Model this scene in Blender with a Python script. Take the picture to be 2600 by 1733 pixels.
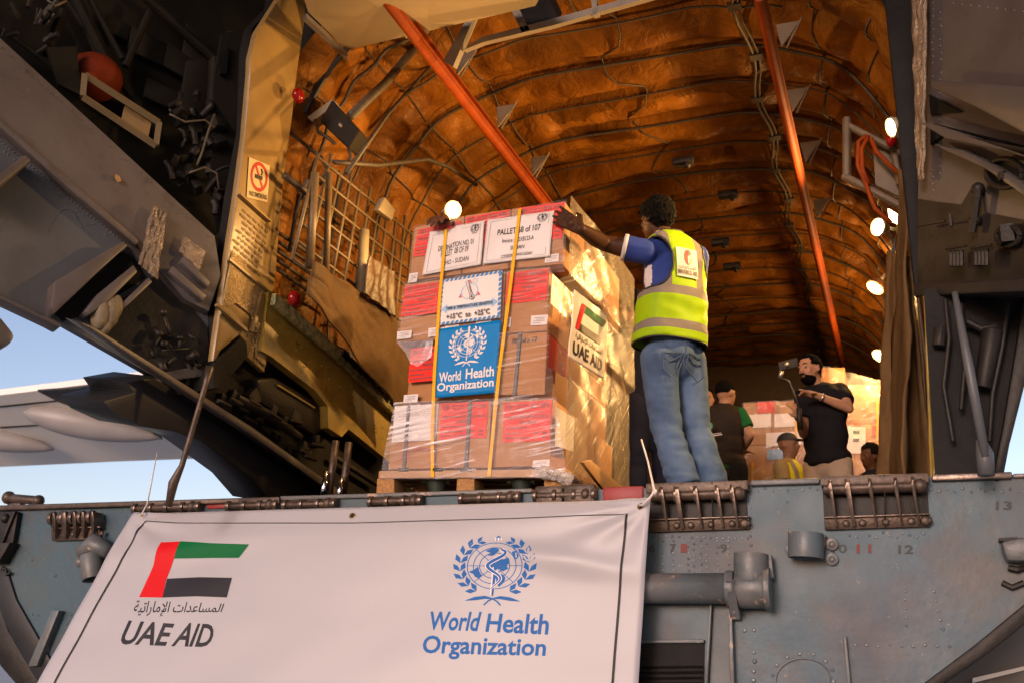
import bpy, bmesh, math, random
from mathutils import Vector, Matrix, noise
random.seed(7)
SC = bpy.context.scene
for o in list(bpy.data.objects): bpy.data.objects.remove(o)
# ---------------------------------------------------------------- camera
F = 2500.0; CX = 1300.0; CY = 866.5                 # focal length and centre, in pixels of the 2600 px wide photograph
CAM = Vector((0.0, 0.0, 1.3))                        # eye height of a standing photographer, metres
def _basis():
    y = Vector((990, -873.5, -F)).normalized()
    h = Vector((1, -0.0387, 0)).normalized()
    z = h.cross(y).normalized()
    if z.y < 0: z = -z
    x = y.cross(z)
    return Matrix((x, y, z))                         # camera space -> world
RM = _basis()
cam_d = bpy.data.cameras.new('camera'); cam = bpy.data.objects.new('camera', cam_d)
SC.collection.objects.link(cam); SC.camera = cam
cam.matrix_world = Matrix.Translation(CAM) @ RM.to_4x4()
cam_d.sensor_width = 36; cam_d.lens = F / 2600 * 36
cam_d.clip_start = 0.05; cam_d.clip_end = 6000
cam_d.dof.use_dof = True; cam_d.dof.focus_distance = 5.0; cam_d.dof.aperture_fstop = 3.5
# ---------------------------------------------------------------- light
SC.render.engine = 'CYCLES'
SC.cycles.use_denoising = True
SC.cycles.max_bounces = 6; SC.cycles.diffuse_bounces = 4; SC.cycles.glossy_bounces = 3
SC.cycles.transparent_max_bounces = 12
SC.cycles.sample_clamp_indirect = 4.0
SC.view_settings.view_transform = 'Standard'; SC.view_settings.look = 'None'
SC.view_settings.exposure = 0.75; SC.view_settings.gamma = 1.0
SUN_AZ = math.radians(188); SUN_EL = math.radians(11)   # azimuth from +Y, clockwise: low behind the photographer
W = bpy.data.worlds.new('World'); SC.world = W; W.use_nodes = True
nt = W.node_tree
sky = nt.nodes.new('ShaderNodeTexSky'); sky.sky_type = 'NISHITA'; sky.sun_disc = False
sky.sun_elevation = SUN_EL; sky.sun_rotation = SUN_AZ; sky.air_density = 1.0; sky.dust_density = 1.2; sky.ozone_density = 1.5
tint = nt.nodes.new('ShaderNodeMix'); tint.data_type = 'RGBA'; tint.blend_type = 'MULTIPLY'; tint.inputs[0].default_value = 1; tint.inputs[7].default_value = (1.10, .91, .96, 1)   # the photograph's white balance
nt.links.new(sky.outputs[0], tint.inputs[6]); nt.links.new(tint.outputs[2], nt.nodes['Background'].inputs[0]); nt.nodes['Background'].inputs[1].default_value = 0.15
sd = bpy.data.lights.new('sun', 'SUN'); sd.energy = 0.80; sd.angle = math.radians(14); sd.color = (1.0, 0.83, 0.85)
so = bpy.data.objects.new('sun', sd); SC.collection.objects.link(so)
sdir = Vector((math.sin(SUN_AZ) * math.cos(SUN_EL), math.cos(SUN_AZ) * math.cos(SUN_EL), math.sin(SUN_EL)))
so.rotation_euler = sdir.to_track_quat('Z', 'Y').to_euler(); so.location = (0, -20, 10)

# ---------------------------------------------------------------- helpers
def ray(px, py): return RM @ (Vector((px - CX, -(py - CY), -F)) / F)
def PX(px, py, x=None, y=None, z=None, d=None, pl=None):
    """the world point behind a pixel of the photograph on a given real plane (or at a given depth)"""
    r = ray(px, py)
    if pl is not None: t = (pl[0] - CAM).dot(pl[1]) / r.dot(pl[1])
    elif d is not None: t = d
    elif x is not None: t = (x - CAM.x) / r.x
    elif y is not None: t = (y - CAM.y) / r.y
    else: t = (z - CAM.z) / r.z
    return CAM + r * t
FLOOR = 2.145; YR = 4.563                             # cargo floor height, distance of the ramp's end face

def link(o, parent=None):
    SC.collection.objects.link(o)
    if parent is not None:
        o.parent = parent
        o.matrix_parent_inverse = Matrix.Translation(-wloc(parent))
    return o
def wloc(o):
    return o.location.copy() if o.parent is None else Vector((0, 0, 0)) + (wloc(o.parent) if o.type == 'EMPTY' else Vector((0, 0, 0)))
def tag(o, label=None, cat=None, group=None, kind=None):
    if label: o['label'] = label
    if cat: o['category'] = cat
    if group: o['group'] = group
    if kind: o['kind'] = kind
    return o
def empty(name, loc, label, cat, group=None):
    o = bpy.data.objects.new(name, None); o.location = loc; o.empty_display_size = 0.1
    SC.collection.objects.link(o)
    return tag(o, label, cat, group)

class MB:
    """collects shapes, builds ONE mesh object"""
    def __init__(s): s.v = []; s.f = []; s.m = []
    def add(s, vs, fs, mi=0):
        b = len(s.v); s.v += [Vector(p) for p in vs]
        for f in fs: s.f.append([b + i for i in f]); s.m.append(mi)
        return s
    def box(s, c, size, rot=None, mi=0):
        hx, hy, hz = size[0] / 2, size[1] / 2, size[2] / 2
        vs = [Vector((x, y, z)) for x in (-hx, hx) for y in (-hy, hy) for z in (-hz, hz)]
        if rot is not None: vs = [rot @ p for p in vs]
        c = Vector(c)
        return s.add([p + c for p in vs], [(0, 1, 3, 2), (4, 6, 7, 5), (0, 4, 5, 1), (2, 3, 7, 6), (0, 2, 6, 4), (1, 5, 7, 3)], mi)
    def slab(s, pts, th, mi=0):
        """an outline of 3D points given thickness along the vector th"""
        pts = [Vector(p) for p in pts]; n = len(pts); th = Vector(th)
        return s.add(pts + [p + th for p in pts], [list(range(n)), list(range(2 * n - 1, n - 1, -1))] +
                     [(i, n + i, n + (i + 1) % n, (i + 1) % n) for i in range(n)], mi)
    def tube(s, pts, r, n=10, cap=True, mi=0, flat=None):
        pts = [Vector(p) for p in pts]; rs = r if isinstance(r, (list, tuple)) else [r] * len(pts)
        rings = []; up = None
        for i, p in enumerate(pts):
            t = (pts[min(i + 1, len(pts) - 1)] - pts[max(i - 1, 0)]).normalized()
            if up is None:
                up = Vector((0, 0, 1)) if abs(t.z) < .9 else Vector((1, 0, 0))
            a = (up - t * up.dot(t)).normalized(); b = t.cross(a); up = a
            rings.append([p + (a * math.cos(q) * (flat or 1) + b * math.sin(q)) * rs[i] for q in [2 * math.pi * k / n for k in range(n)]])
        vs = [q for rr in rings for q in rr]; fs = []
        for i in range(len(pts) - 1):
            for k in range(n):
                fs.append((i * n + k, i * n + (k + 1) % n, (i + 1) * n + (k + 1) % n, (i + 1) * n + k))
        if cap: fs += [list(range(n))[::-1], list(range((len(pts) - 1) * n, len(pts) * n))]
        return s.add(vs, fs, mi)
    def ball(s, c, r, nu=10, nv=6, rot=None, mi=0):
        c = Vector(c); r = r if isinstance(r, (list, tuple, Vector)) else (r, r, r); vs = []; fs = []
        for j in range(1, nv):
            for i in range(nu):
                a = 2 * math.pi * i / nu; b = math.pi * j / nv
                vs.append(Vector((r[0] * math.sin(b) * math.cos(a), r[1] * math.sin(b) * math.sin(a), r[2] * math.cos(b))))
        vs += [Vector((0, 0, r[2])), Vector((0, 0, -r[2]))]; T = len(vs) - 2
        for j in range(nv - 2):
            for i in range(nu):
                fs.append((j * nu + i, (j + 1) * nu + i, (j + 1) * nu + (i + 1) % nu, j * nu + (i + 1) % nu))
        for i in range(nu):
            fs.append((T, i, (i + 1) % nu)); fs.append((T + 1, (nv - 2) * nu + (i + 1) % nu, (nv - 2) * nu + i))
        if rot is not None: vs = [rot @ p for p in vs]
        return s.add([p + c for p in vs], fs, mi)
    def dome(s, c, n, r, mi=0):
        c = Vector(c); n = Vector(n).normalized()
        a = n.orthogonal().normalized(); b = n.cross(a); vs = []
        for rr, h in ((1, 0), (.72, .38), ):
            vs += [c + (a * math.cos(q) + b * math.sin(q)) * r * rr + n * h * r for q in [2 * math.pi * k / 6 for k in range(6)]]
        vs.append(c + n * r * .52)
        return s.add(vs, [(k, (k + 1) % 6, 6 + (k + 1) % 6, 6 + k) for k in range(6)] + [(6 + k, 6 + (k + 1) % 6, 12) for k in range(6)], mi)
    def grid(s, fn, nu, nv, mi=0):
        vs = [fn(i / nu, j / nv) for j in range(nv + 1) for i in range(nu + 1)]
        return s.add(vs, [(j * (nu + 1) + i, j * (nu + 1) + i + 1, (j + 1) * (nu + 1) + i + 1, (j + 1) * (nu + 1) + i) for j in range(nv) for i in range(nu)], mi)
    def build(s, name, mats, parent=None, smooth=False, bevel=0, label=None, solid=0, seg=2):
        me = bpy.data.meshes.new(name); me.from_pydata(s.v, [], s.f)
        mats = mats if isinstance(mats, (list, tuple)) else [mats]
        for m in mats: me.materials.append(m)
        if len(mats) > 1: me.polygons.foreach_set('material_index', s.m)
        bm = bmesh.new(); bm.from_mesh(me); bmesh.ops.recalc_face_normals(bm, faces=bm.faces); bm.to_mesh(me); bm.free()
        me.polygons.foreach_set('use_smooth', [True] * len(me.polygons))
        o = bpy.data.objects.new(name, me); link(o, parent)
        if solid:
            k = o.modifiers.new('solid', 'SOLIDIFY'); k.thickness = solid; k.offset = -1
        if bevel:
            k = o.modifiers.new('bevel', 'BEVEL'); k.width = bevel; k.segments = seg; k.limit_method = 'ANGLE'; k.angle_limit = .6
            k.harden_normals = False
        if not smooth: k = o.modifiers.new('crease', 'EDGE_SPLIT'); k.split_angle = .62
        if label: o['label'] = label
        return o

def mat(name, c1, c2=None, scale=6, rough=.5, metal=0, bump=0, bscale=40, wear=None, wscale=14, spec=.5, stretch=None, detail=6, c3=None, rvar=0.0, bdist=.01, wmin=.62):
    """procedural painted or woven surface: two-tone noise, worn spots, fine bump"""
    m = bpy.data.materials.new(name); m.use_nodes = True; t = m.node_tree; N = t.nodes; L = t.links
    b = N['Principled BSDF']; b.inputs['Roughness'].default_value = rough; b.inputs['Metallic'].default_value = metal
    b.inputs['Specular IOR Level'].default_value = spec
    tc = N.new('ShaderNodeTexCoord'); vec = tc.outputs['Object']
    if stretch:
        mp = N.new('ShaderNodeMapping'); mp.inputs['Scale'].default_value = stretch[:3]
        if len(stretch) > 3: mp.inputs['Rotation'].default_value = stretch[3:6]
        L.new(vec, mp.inputs[0]); vec = mp.outputs[0]
    def nz(sc, de=detail, ro=.6):
        n = N.new('ShaderNodeTexNoise'); n.inputs['Scale'].default_value = sc; n.inputs['Detail'].default_value = de; n.inputs['Roughness'].default_value = ro
        L.new(vec, n.inputs['Vector']); return n
    def rmp(src, lo, hi, a=(0, 0, 0, 1), bb=(1, 1, 1, 1)):
        r = N.new('ShaderNodeValToRGB'); r.color_ramp.elements[0].position = lo; r.color_ramp.elements[1].position = hi
        r.color_ramp.elements[0].color = a; r.color_ramp.elements[1].color = bb; L.new(src, r.inputs[0]); return r
    c1 = (*c1, 1); c2 = (*(c2 or tuple(x * .8 for x in c1[:3])), 1)
    n1 = nz(scale); r1 = rmp(n1.outputs[0], .34, .66, c1, c2)
    if c3:
        e = r1.color_ramp.elements.new(.5); e.color = (*c3, 1)
    out = r1.outputs[0]
    if wear:
        n2 = nz(wscale, 9, .72); r2 = rmp(n2.outputs[0], wmin, wmin + .03)
        mx = N.new('ShaderNodeMix'); mx.data_type = 'RGBA'; L.new(r2.outputs[0], mx.inputs[0]); L.new(out, mx.inputs[6]); mx.inputs[7].default_value = (*wear, 1); out = mx.outputs[2]
    L.new(out, b.inputs['Base Color'])
    if rvar:
        n4 = nz(scale * 3); r4 = N.new('ShaderNodeMapRange'); r4.inputs[3].default_value = max(.03, rough - rvar); r4.inputs[4].default_value = min(1, rough + rvar)
        L.new(n4.outputs[0], r4.inputs[0]); L.new(r4.outputs[0], b.inputs['Roughness'])
    if bump:
        n3 = nz(bscale, 5); bp = N.new('ShaderNodeBump'); bp.inputs['Strength'].default_value = bump; bp.inputs['Distance'].default_value = bdist
        L.new(n3.outputs[0], bp.inputs['Height']); L.new(bp.outputs[0], b.inputs['Normal'])
    return m
def grime(m, layers):
    """dirt with a shape of its own over a paint: (noise scale, from, to, colour, amount)"""
    t = m.node_tree; N = t.nodes; L_ = t.links; b = N['Principled BSDF']; src = b.inputs['Base Color'].links[0].from_socket; tc = N.new('ShaderNodeTexCoord')
    for sc, lo, hi, col, amt in layers:
        n = N.new('ShaderNodeTexNoise'); n.inputs['Scale'].default_value = sc; n.inputs['Detail'].default_value = 8; n.inputs['Roughness'].default_value = .64; n.inputs['Distortion'].default_value = .4; L_.new(tc.outputs['Object'], n.inputs['Vector'])
        r = N.new('ShaderNodeMapRange'); r.inputs[1].default_value = lo; r.inputs[2].default_value = hi; r.inputs[4].default_value = amt; L_.new(n.outputs[0], r.inputs[0])
        mx = N.new('ShaderNodeMix'); mx.data_type = 'RGBA'; L_.new(r.outputs[0], mx.inputs[0]); L_.new(src, mx.inputs[6]); mx.inputs[7].default_value = (*col, 1); src = mx.outputs[2]
    L_.new(src, b.inputs['Base Color']); return m
def flat(name, c, rough=.55, emit=0, metal=0, spec=.4):
    m = bpy.data.materials.new(name); m.use_nodes = True; b = m.node_tree.nodes['Principled BSDF']
    b.inputs['Base Color'].default_value = (*c, 1); b.inputs['Roughness'].default_value = rough; b.inputs['Metallic'].default_value = metal
    b.inputs['Specular IOR Level'].default_value = spec
    if emit:
        b.inputs['Emission Color'].default_value = (*c, 1); b.inputs['Emission Strength'].default_value = emit
    n = m.node_tree.nodes.new('ShaderNodeTexNoise'); n.inputs['Scale'].default_value = 60
    mr = m.node_tree.nodes.new('ShaderNodeMapRange'); mr.inputs[3].default_value = max(0.02, rough - .08); mr.inputs[4].default_value = min(1, rough + .08)
    m.node_tree.links.new(n.outputs[0], mr.inputs[0]); m.node_tree.links.new(mr.outputs[0], b.inputs['Roughness'])
    return m

# ---- flat artwork laid on real sheets: 2D shapes -> points on a surface Q(u, v, height)
def quadmap(p00, p10, p11, p01, nrm=None):
    """p00 = lower left ... Q(u, v, h)"""
    a, b, c, d = [Vector(p) for p in (p00, p10, p11, p01)]
    n = nrm or ((b - a).cross(d - a)).normalized()
    if n.dot(CAM - a) < 0: n = -n
    return lambda u, v, h=0: (a * (1 - u) + b * u) * (1 - v) + (d * (1 - u) + c * u) * v + n * h
_LAY = [0]
class Art:
    """2D polygons (u to the right, v up) collected for one colour, then laid on a surface"""
    def __init__(s): s.v = []; s.f = []; s.h = []
    def poly(s, pts, lay=None):
        b = len(s.v); _LAY[0] += 1
        h = ((_LAY[0] % 9) * .00012) if lay is None else lay
        s.v += [tuple(p) for p in pts]; s.h += [h] * len(pts); s.f.append(list(range(b, b + len(pts)))); return s
    def strip(s, pts, w, closed=False, lay=None):
        n = len(pts); ws = w if isinstance(w, (list, tuple)) else [w] * n; L = []; R = []
        for i in range(n):
            a = pts[(i - 1) % n if closed else max(i - 1, 0)]; b = pts[(i + 1) % n if closed else min(i + 1, n - 1)]
            dx, dy = b[0] - a[0], b[1] - a[1]; q = math.hypot(dx, dy) or 1
            L.append((pts[i][0] - dy / q * ws[i] / 2, pts[i][1] + dx / q * ws[i] / 2)); R.append((pts[i][0] + dy / q * ws[i] / 2, pts[i][1] - dx / q * ws[i] / 2))
        b = len(s.v); s.v += L + R; _LAY[0] += 1
        s.h += [((_LAY[0] % 9) * .00012) if lay is None else lay] * (2 * n)
        for i in range(n if closed else n - 1): s.f.append([b + i, b + n + i, b + n + (i + 1) % n, b + (i + 1) % n])
        return s
    def text(s, body, rect, bold=0, shear=0, fit=True, lay=None, align='c', space=1.0):
        cu = bpy.data.curves.new('t', 'FONT'); cu.body = body; cu.size = 1; cu.offset = bold; cu.shear = shear; cu.fill_mode = 'FRONT'; cu.resolution_u = 3
        cu.space_character = space
        ob = bpy.data.objects.new('t', cu); SC.collection.objects.link(ob)
        dg = bpy.context.evaluated_depsgraph_get(); me = bpy.data.meshes.new_from_object(ob.evaluated_get(dg))
        vs = [v.co.xy for v in me.vertices]; fs = [list(p.vertices) for p in me.polygons]
        bpy.data.objects.remove(ob); bpy.data.curves.remove(cu); bpy.data.meshes.remove(me)
        if not vs: return s
        x0 = min(v.x for v in vs); x1 = max(v.x for v in vs); y0 = min(v.y for v in vs); y1 = max(v.y for v in vs)
        u0, v0, u1, v1 = rect
        su = (u1 - u0) / (x1 - x0); sv = (v1 - v0) / (y1 - y0)
        b = len(s.v); s.v += [(u0 + (v.x - x0) * su, v0 + (v.y - y0) * sv) for v in vs]; _LAY[0] += 1
        s.h += [((_LAY[0] % 9) * .00012) if lay is None else lay] * len(vs); s.f += [[b + i for i in f] for f in fs]
        return s
    def put(s, rect, other):
        """another Art made in [-1,1] x [-1,1] placed into rect"""
        u0, v0, u1, v1 = rect; b = len(s.v)
        s.v += [(u0 + (x + 1) / 2 * (u1 - u0), v0 + (y + 1) / 2 * (v1 - v0)) for x, y in other.v]; s.h += other.h; s.f += [[b + i for i in f] for f in other.f]
        return s
    def lay(s, name, Q, m, parent, h=.0012, label=None):
        me = bpy.data.meshes.new(name); me.from_pydata([Q(u, v, h + k) for (u, v), k in zip(s.v, s.h)], [], s.f); me.materials.append(m)
        o = bpy.data.objects.new(name, me); link(o, parent)
        if label: o['label'] = label
        return o
def circ(x, y, r, n=40, a0=0, a1=360, ry=None): return [(x + r * math.cos(math.radians(a0 + (a1 - a0) * k / n)), y + (ry or r) * math.sin(math.radians(a0 + (a1 - a0) * k / n))) for k in range(n + (a1 - a0 < 360))]
def rect2(u0, v0, u1, v1): return [(u0, v0), (u1, v0), (u1, v1), (u0, v1)]
def emblem(fine=True):
    """a wreathed globe with a snake on a staff: (ink, paper) artwork, the paper shapes cut the ink ones apart"""
    A = Art(); B = Art(); gx, gy, R = 0, .14, .66
    for q in (R, R * .78, R * .55, R * .32) if fine else (R,): A.strip(circ(gx, gy, q, 56), .022 if fine else .04, True, lay=.0001)
    for k in range(8): 
        a = math.radians(45 * k); A.strip([(gx + .08 * math.cos(a), gy + .08 * math.sin(a)), (gx + R * math.cos(a), gy + R * math.sin(a))], .018, lay=.0003)
    land = [[(-.62, -.04), (-.50, .02), (-.40, .12), (-.36, -.02), (-.28, -.16), (-.38, -.22), (-.46, -.18), (-.50, -.10)],
            [(-.24, .14), (-.12, .28), (.02, .24), (.08, .36), (.20, .32), (.34, .36), (.36, .22), (.28, .14), (.34, .06), (.20, -.02), (.10, .06), (-.02, .0), (-.10, .06), (-.2, .08)],
            [(.04, -.12), (.20, -.10), (.28, -.2), (.24, -.34), (.14, -.46), (.06, -.36), (.06, -.24), (.0, -.18)],
            [(.40, .52), (.50, .56), (.58, .40), (.52, .30), (.44, .40)], [(-.2, .44), (-.04, .52), (.06, .5), (-.06, .42)]]
    for i, p in enumerate(land): A.poly(p, lay=.0005 + .0001 * i)
    snake = []; 
    for k in range(41):
        t = k / 40; y = .60 - 1.12 * t; snake.append((.02 + (.25 - .15 * t) * math.sin(t * math.pi * 3.0 + .75) * (1 if t > .04 else .8), y))
    wd = [.055 + .03 * math.sin(math.pi * min(1, k / 26)) - .035 * max(0, k - 26) / 14 for k in range(41)]
    B.strip([(.05, .96), (-.02, -.70)], [.15, .09], lay=.0013)
    A.poly([(.0, .98), (.05, 1.02), (.10, .98), (.02, -.68), (-.01, -.74), (-.035, -.68)], lay=.0019); B.strip(snake, [w + .035 for w in wd], lay=.0022)
    A.strip(snake, wd, lay=.0024); A.poly([(.10, .60), (-.02, .66), (-.24, .56), (-.10, .50), (.06, .52)], lay=.0026)
    for sgn in (-1, 1):
        for k in range(8):
            a = math.radians(-62 + 17.2 * k); cx, cy = sgn * .84 * math.cos(a), .12 + .80 * math.sin(a)
            for side in (-1, 1):
                d = a + math.pi / 2 + side * .52; q = .29 if k < 7 else .22
                ex, ey = cx + sgn * q * math.cos(d), cy + q * math.sin(d); nx, ny = -(ey - cy) * .23, (ex - cx) * .23
                mx, my = (cx + ex) / 2 + sgn * math.cos(a) * side * -.02, (cy + ey) / 2
                A.poly([(cx, cy), (mx + nx, my + ny), (ex, ey), (mx - nx, my - ny)], lay=.0002 + .0001 * (k % 3) + .00005 * side)
        A.strip([(sgn * -.02, -.80), (sgn * .18, -.76), (sgn * .42, -.80), (sgn * .66, -.86)], [.03, .09, .10, .01], lay=.0003 + .0001 * sgn)
        A.strip([(sgn * .04, -.78), (sgn * -.10, -.86), (sgn * -.2, -.98)], [.03, .04, .04], lay=.0006 + .0001 * sgn)
    return A, B
AR = '\uFE94\uFEF4\uFE97\uFE8D\uFEAD\uFE8E\uFEE3\uFEF9\uFE8D \uFE95\uFE8D\uFEAA\uFECB\uFE8E\uFEB4\uFEE4\uFEDF\uFE8D'
# ---------------------------------------------------------------- materials
m_lining = None
def lining_mat():
    m = bpy.data.materials.new('quilted_lining'); m.use_nodes = True; t = m.node_tree; N = t.nodes; L = t.links; b = N['Principled BSDF']
    tc = N.new('ShaderNodeTexCoord')
    n1 = N.new('ShaderNodeTexNoise'); n1.inputs['Scale'].default_value = 2.3; n1.inputs['Detail'].default_value = 7; L.new(tc.outputs['Object'], n1.inputs['Vector'])
    r = N.new('ShaderNodeValToRGB'); r.color_ramp.elements[0].position = .32; r.color_ramp.elements[1].position = .7
    r.color_ramp.elements[0].color = (.12, .037, .003, 1); r.color_ramp.elements[1].color = (.27, .100, .010, 1); L.new(n1.outputs[0], r.inputs[0])
    # sewn-on patches: each blanket panel has its own age and tone
    v = N.new('ShaderNodeTexVoronoi'); v.distance = 'CHEBYCHEV'; v.inputs['Scale'].default_value = 1.9; v.inputs['Randomness'].default_value = .75; L.new(tc.outputs['Object'], v.inputs['Vector'])
    sp = N.new('ShaderNodeSeparateColor'); L.new(v.outputs['Color'], sp.inputs[0])
    mr = N.new('ShaderNodeMapRange'); mr.inputs[3].default_value = .55; mr.inputs[4].default_value = 1.12; L.new(sp.outputs[0], mr.inputs[0])
    mx = N.new('ShaderNodeMix'); mx.data_type = 'RGBA'; mx.blend_type = 'MULTIPLY'; mx.inputs[0].default_value = 1; L.new(r.outputs[0], mx.inputs[6]); L.new(mr.outputs[0], mx.inputs[7])
    L.new(mx.outputs[2], b.inputs['Base Color'])
    b.inputs['Roughness'].default_value = .46; b.inputs['Specular IOR Level'].default_value = .34; b.inputs['Specular Tint'].default_value = (1, .62, .3, 1)
    n2 = N.new('ShaderNodeTexNoise'); n2.inputs['Scale'].default_value = 5; n2.inputs['Detail'].default_value = 5; n2.inputs['Roughness'].default_value = .62; n2.inputs['Distortion'].default_value = 1.1; L.new(tc.outputs['Object'], n2.inputs['Vector'])
    n3 = N.new('ShaderNodeTexVoronoi'); n3.feature = 'DISTANCE_TO_EDGE'; n3.inputs['Scale'].default_value = 4.2; L.new(tc.outputs['Object'], n3.inputs['Vector'])
    ad = N.new('ShaderNodeMath'); ad.operation = 'MULTIPLY_ADD'; L.new(n3.outputs[0], ad.inputs[0]); ad.inputs[1].default_value = .5; L.new(n2.outputs[0], ad.inputs[2])
    bp = N.new('ShaderNodeBump'); bp.inputs['Strength'].default_value = .6; bp.inputs['Distance'].default_value = .06; L.new(ad.outputs[0], bp.inputs['Height']); L.new(bp.outputs[0], b.inputs['Normal'])
    return m
M = dict(
    lining=lining_mat(),
    blue_grey=mat('blue_grey_paint', (.052, .074, .084), (.088, .084, .078), 1.6, .5, bump=.18, bscale=26, wear=(.30, .24, .18), wscale=11, c3=(.066, .088, .102), rvar=.12, wmin=.66),
    blue_worn=mat('worn_blue_paint', (.085, .115, .13), (.14, .13, .125), 5, .42, bump=.25, bscale=40, wear=(.42, .30, .22), wscale=9, wmin=.60, rvar=.1),
    rust=mat('oiled_brown_steel', (.055, .036, .026), (.11, .075, .055), 9, .42, metal=.35, bump=.3, bscale=60, wear=(.26, .2, .15), wscale=30, rvar=.12),
    steel=mat('rubbed_steel', (.22, .17, .14), (.12, .09, .075), 18, .32, metal=.7, bump=.2, bscale=70),
    cream=mat('cream_door_paint', (.30, .20, .075), (.25, .16, .055), 3, .36, bump=.10, bscale=30, wear=(.25, .18, .09), wscale=24, wmin=.68, rvar=.1),
    cream_crinkle=mat('crinkled_foil_cover', (.50, .34, .13), (.40, .26, .09), 5, .24, bump=1.0, bscale=30, bdist=.03, spec=.9),
    panelgrey=mat('cool_grey_door_paint', (.105, .112, .122), (.080, .084, .090), 2, .45, bump=.12, bscale=24, wear=(.28, .24, .2), wscale=16, wmin=.7, rvar=.1),
    foil=mat('crinkled_brown_plate', (.20, .14, .095), (.14, .10, .07), 5, .22, bump=1.0, bscale=34, bdist=.03, spec=1.0),
    doorgrey=mat('warm_grey_door_paint', (.088, .078, .074), (.066, .058, .055), 2, .45, bump=.12, bscale=24, wear=(.30, .26, .2), wscale=16, wmin=.7, rvar=.1),
    beam=mat('brown_grey_beam_paint', (.112, .098, .096), (.082, .070, .068), 2, .42, bump=.12, bscale=20, wear=(.42, .3, .16), wscale=18, wmin=.69, rvar=.12),
    cave=mat('shaded_olive_primer', (.013, .0115, .007), (.007, .006, .004), 3, .7, spec=.2, bump=.15, bscale=20),  # olive darkened so the shallow door recess looks deep in shade
    black=mat('black_rubber_and_shade', (.006, .006, .0065), (.011, .010, .010), 10, .6, bump=.3, bscale=30, spec=.15),
    dark=mat('dirty_metal_and_shade', (.010, .009, .008), (.022, .018, .015), 7, .5, metal=.1, bump=.3, bscale=40, spec=.3),
    skin_dark=mat('shaded_belly_paint', (.012, .013, .016), (.024, .025, .028), 3, .42, spec=.3, bump=.1, bscale=10),
    orange=mat('orange_rail_paint', (.27, .048, .004), (.19, .03, .003), 6, .65, spec=.15, bump=.12, bscale=40, wear=(.2, .08, .03), wscale=40, wmin=.66),
    orange_tank=mat('orange_tank_paint', (.15, .020, .004), (.10, .012, .003), 9, .75, spec=.15, bump=.1, bscale=40, wear=(.55, .45, .4), wscale=22, wmin=.68),
    olive=mat('yellow_green_primer', (.42, .28, .045), (.27, .18, .03), 4, .42, bump=.3, bscale=30, wear=(.40, .16, .05), wscale=8, wmin=.66, rvar=.15),
    green_drip=mat('chipped_green_edge', (.10, .12, .05), (.40, .33, .14), 26, .25, bump=.8, bscale=60),
    wing=mat('pale_wing_paint', (.86, .83, .76), (.80, .77, .70), .4, .5, bump=.05, bscale=4),
    pod=mat('grey_fairing_paint', (.34, .32, .315), (.26, .245, .24), .8, .45),
    wire=mat('dark_cable_sleeve', (.035, .024, .014), (.06, .04, .02), 20, .6),
    hanger=mat('dull_hanger_plate', (.13, .095, .055), (.10, .07, .04), 8, .6),
    bracket=mat('greenish_white_paint', (.34, .28, .18), (.26, .21, .13), 8, .5, bump=.1),
    red=mat('faded_red_paint', (.30, .022, .025), (.22, .02, .02), 12, .5, bump=.2, wear=(.3, .22, .2), wscale=40, wmin=.66),
    redlens=flat('red_lens', (.22, .004, .004), .15),
    canvas=mat('brown_canvas', (.13, .075, .032), (.095, .054, .022), 4, .62, bump=.4, bscale=18, bdist=.02),
    dcanvas=mat('dark_brown_sheet', (.10, .055, .025), (.07, .04, .018), 4, .4, bump=.4, bscale=14, bdist=.02),
    grate=mat('tan_grate_paint', (.17, .115, .055), (.12, .08, .04), 10, .5, bump=.1),
    speaker=mat('dark_grey_case', (.022, .018, .012), (.016, .013, .010), 20, .7, spec=.15, bump=.2, bscale=120),
    ink=flat('stencil_black', (.015, .013, .012), .6), redink=flat('red_marking', (.38, .02, .015), .55),
    apron=mat('concrete_apron', (.42, .40, .37), (.34, .32, .30), 1.2, .85, bump=.2),
)
grime(M['beam'], [(1.6, .5, .68, (.07, .05, .042), .7), (7, .56, .72, (.05, .036, .03), .6), (34, .66, .71, (.22, .17, .12), .7)])
grime(M['panelgrey'], [(1.4, .5, .7, (.075, .062, .054), .7), (9, .58, .72, (.05, .042, .036), .5), (40, .67, .72, (.2, .17, .13), .6)])
grime(M['doorgrey'], [(1.8, .5, .7, (.05, .042, .038), .7), (11, .6, .72, (.03, .026, .024), .5), (44, .67, .72, (.15, .12, .09), .6)])
grime(M['cream'], [(2.2, .52, .72, (.17, .10, .03), .6), (16, .62, .74, (.10, .055, .015), .5)])
grime(M['blue_worn'], [(4, .5, .7, (.06, .045, .035), .6), (26, .62, .7, (.24, .19, .15), .7)])
grime(M['rust'], [(5, .5, .7, (.028, .02, .016), .7), (30, .62, .7, (.16, .12, .09), .5)])
grime(M['olive'], [(3, .5, .7, (.10, .08, .02), .7), (14, .6, .7, (.06, .05, .02), .6), (20, .7, .74, (.42, .12, .03), .8)])
# ---------------------------------------------------------------- ground
g = MB(); g.grid(lambda u, v: Vector((-3000 + 6000 * u, -3000 + 6000 * v, 0)), 24, 24)
tag(g.build('ground', M['apron']), 'pale concrete airport apron', None, kind='structure')

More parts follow.
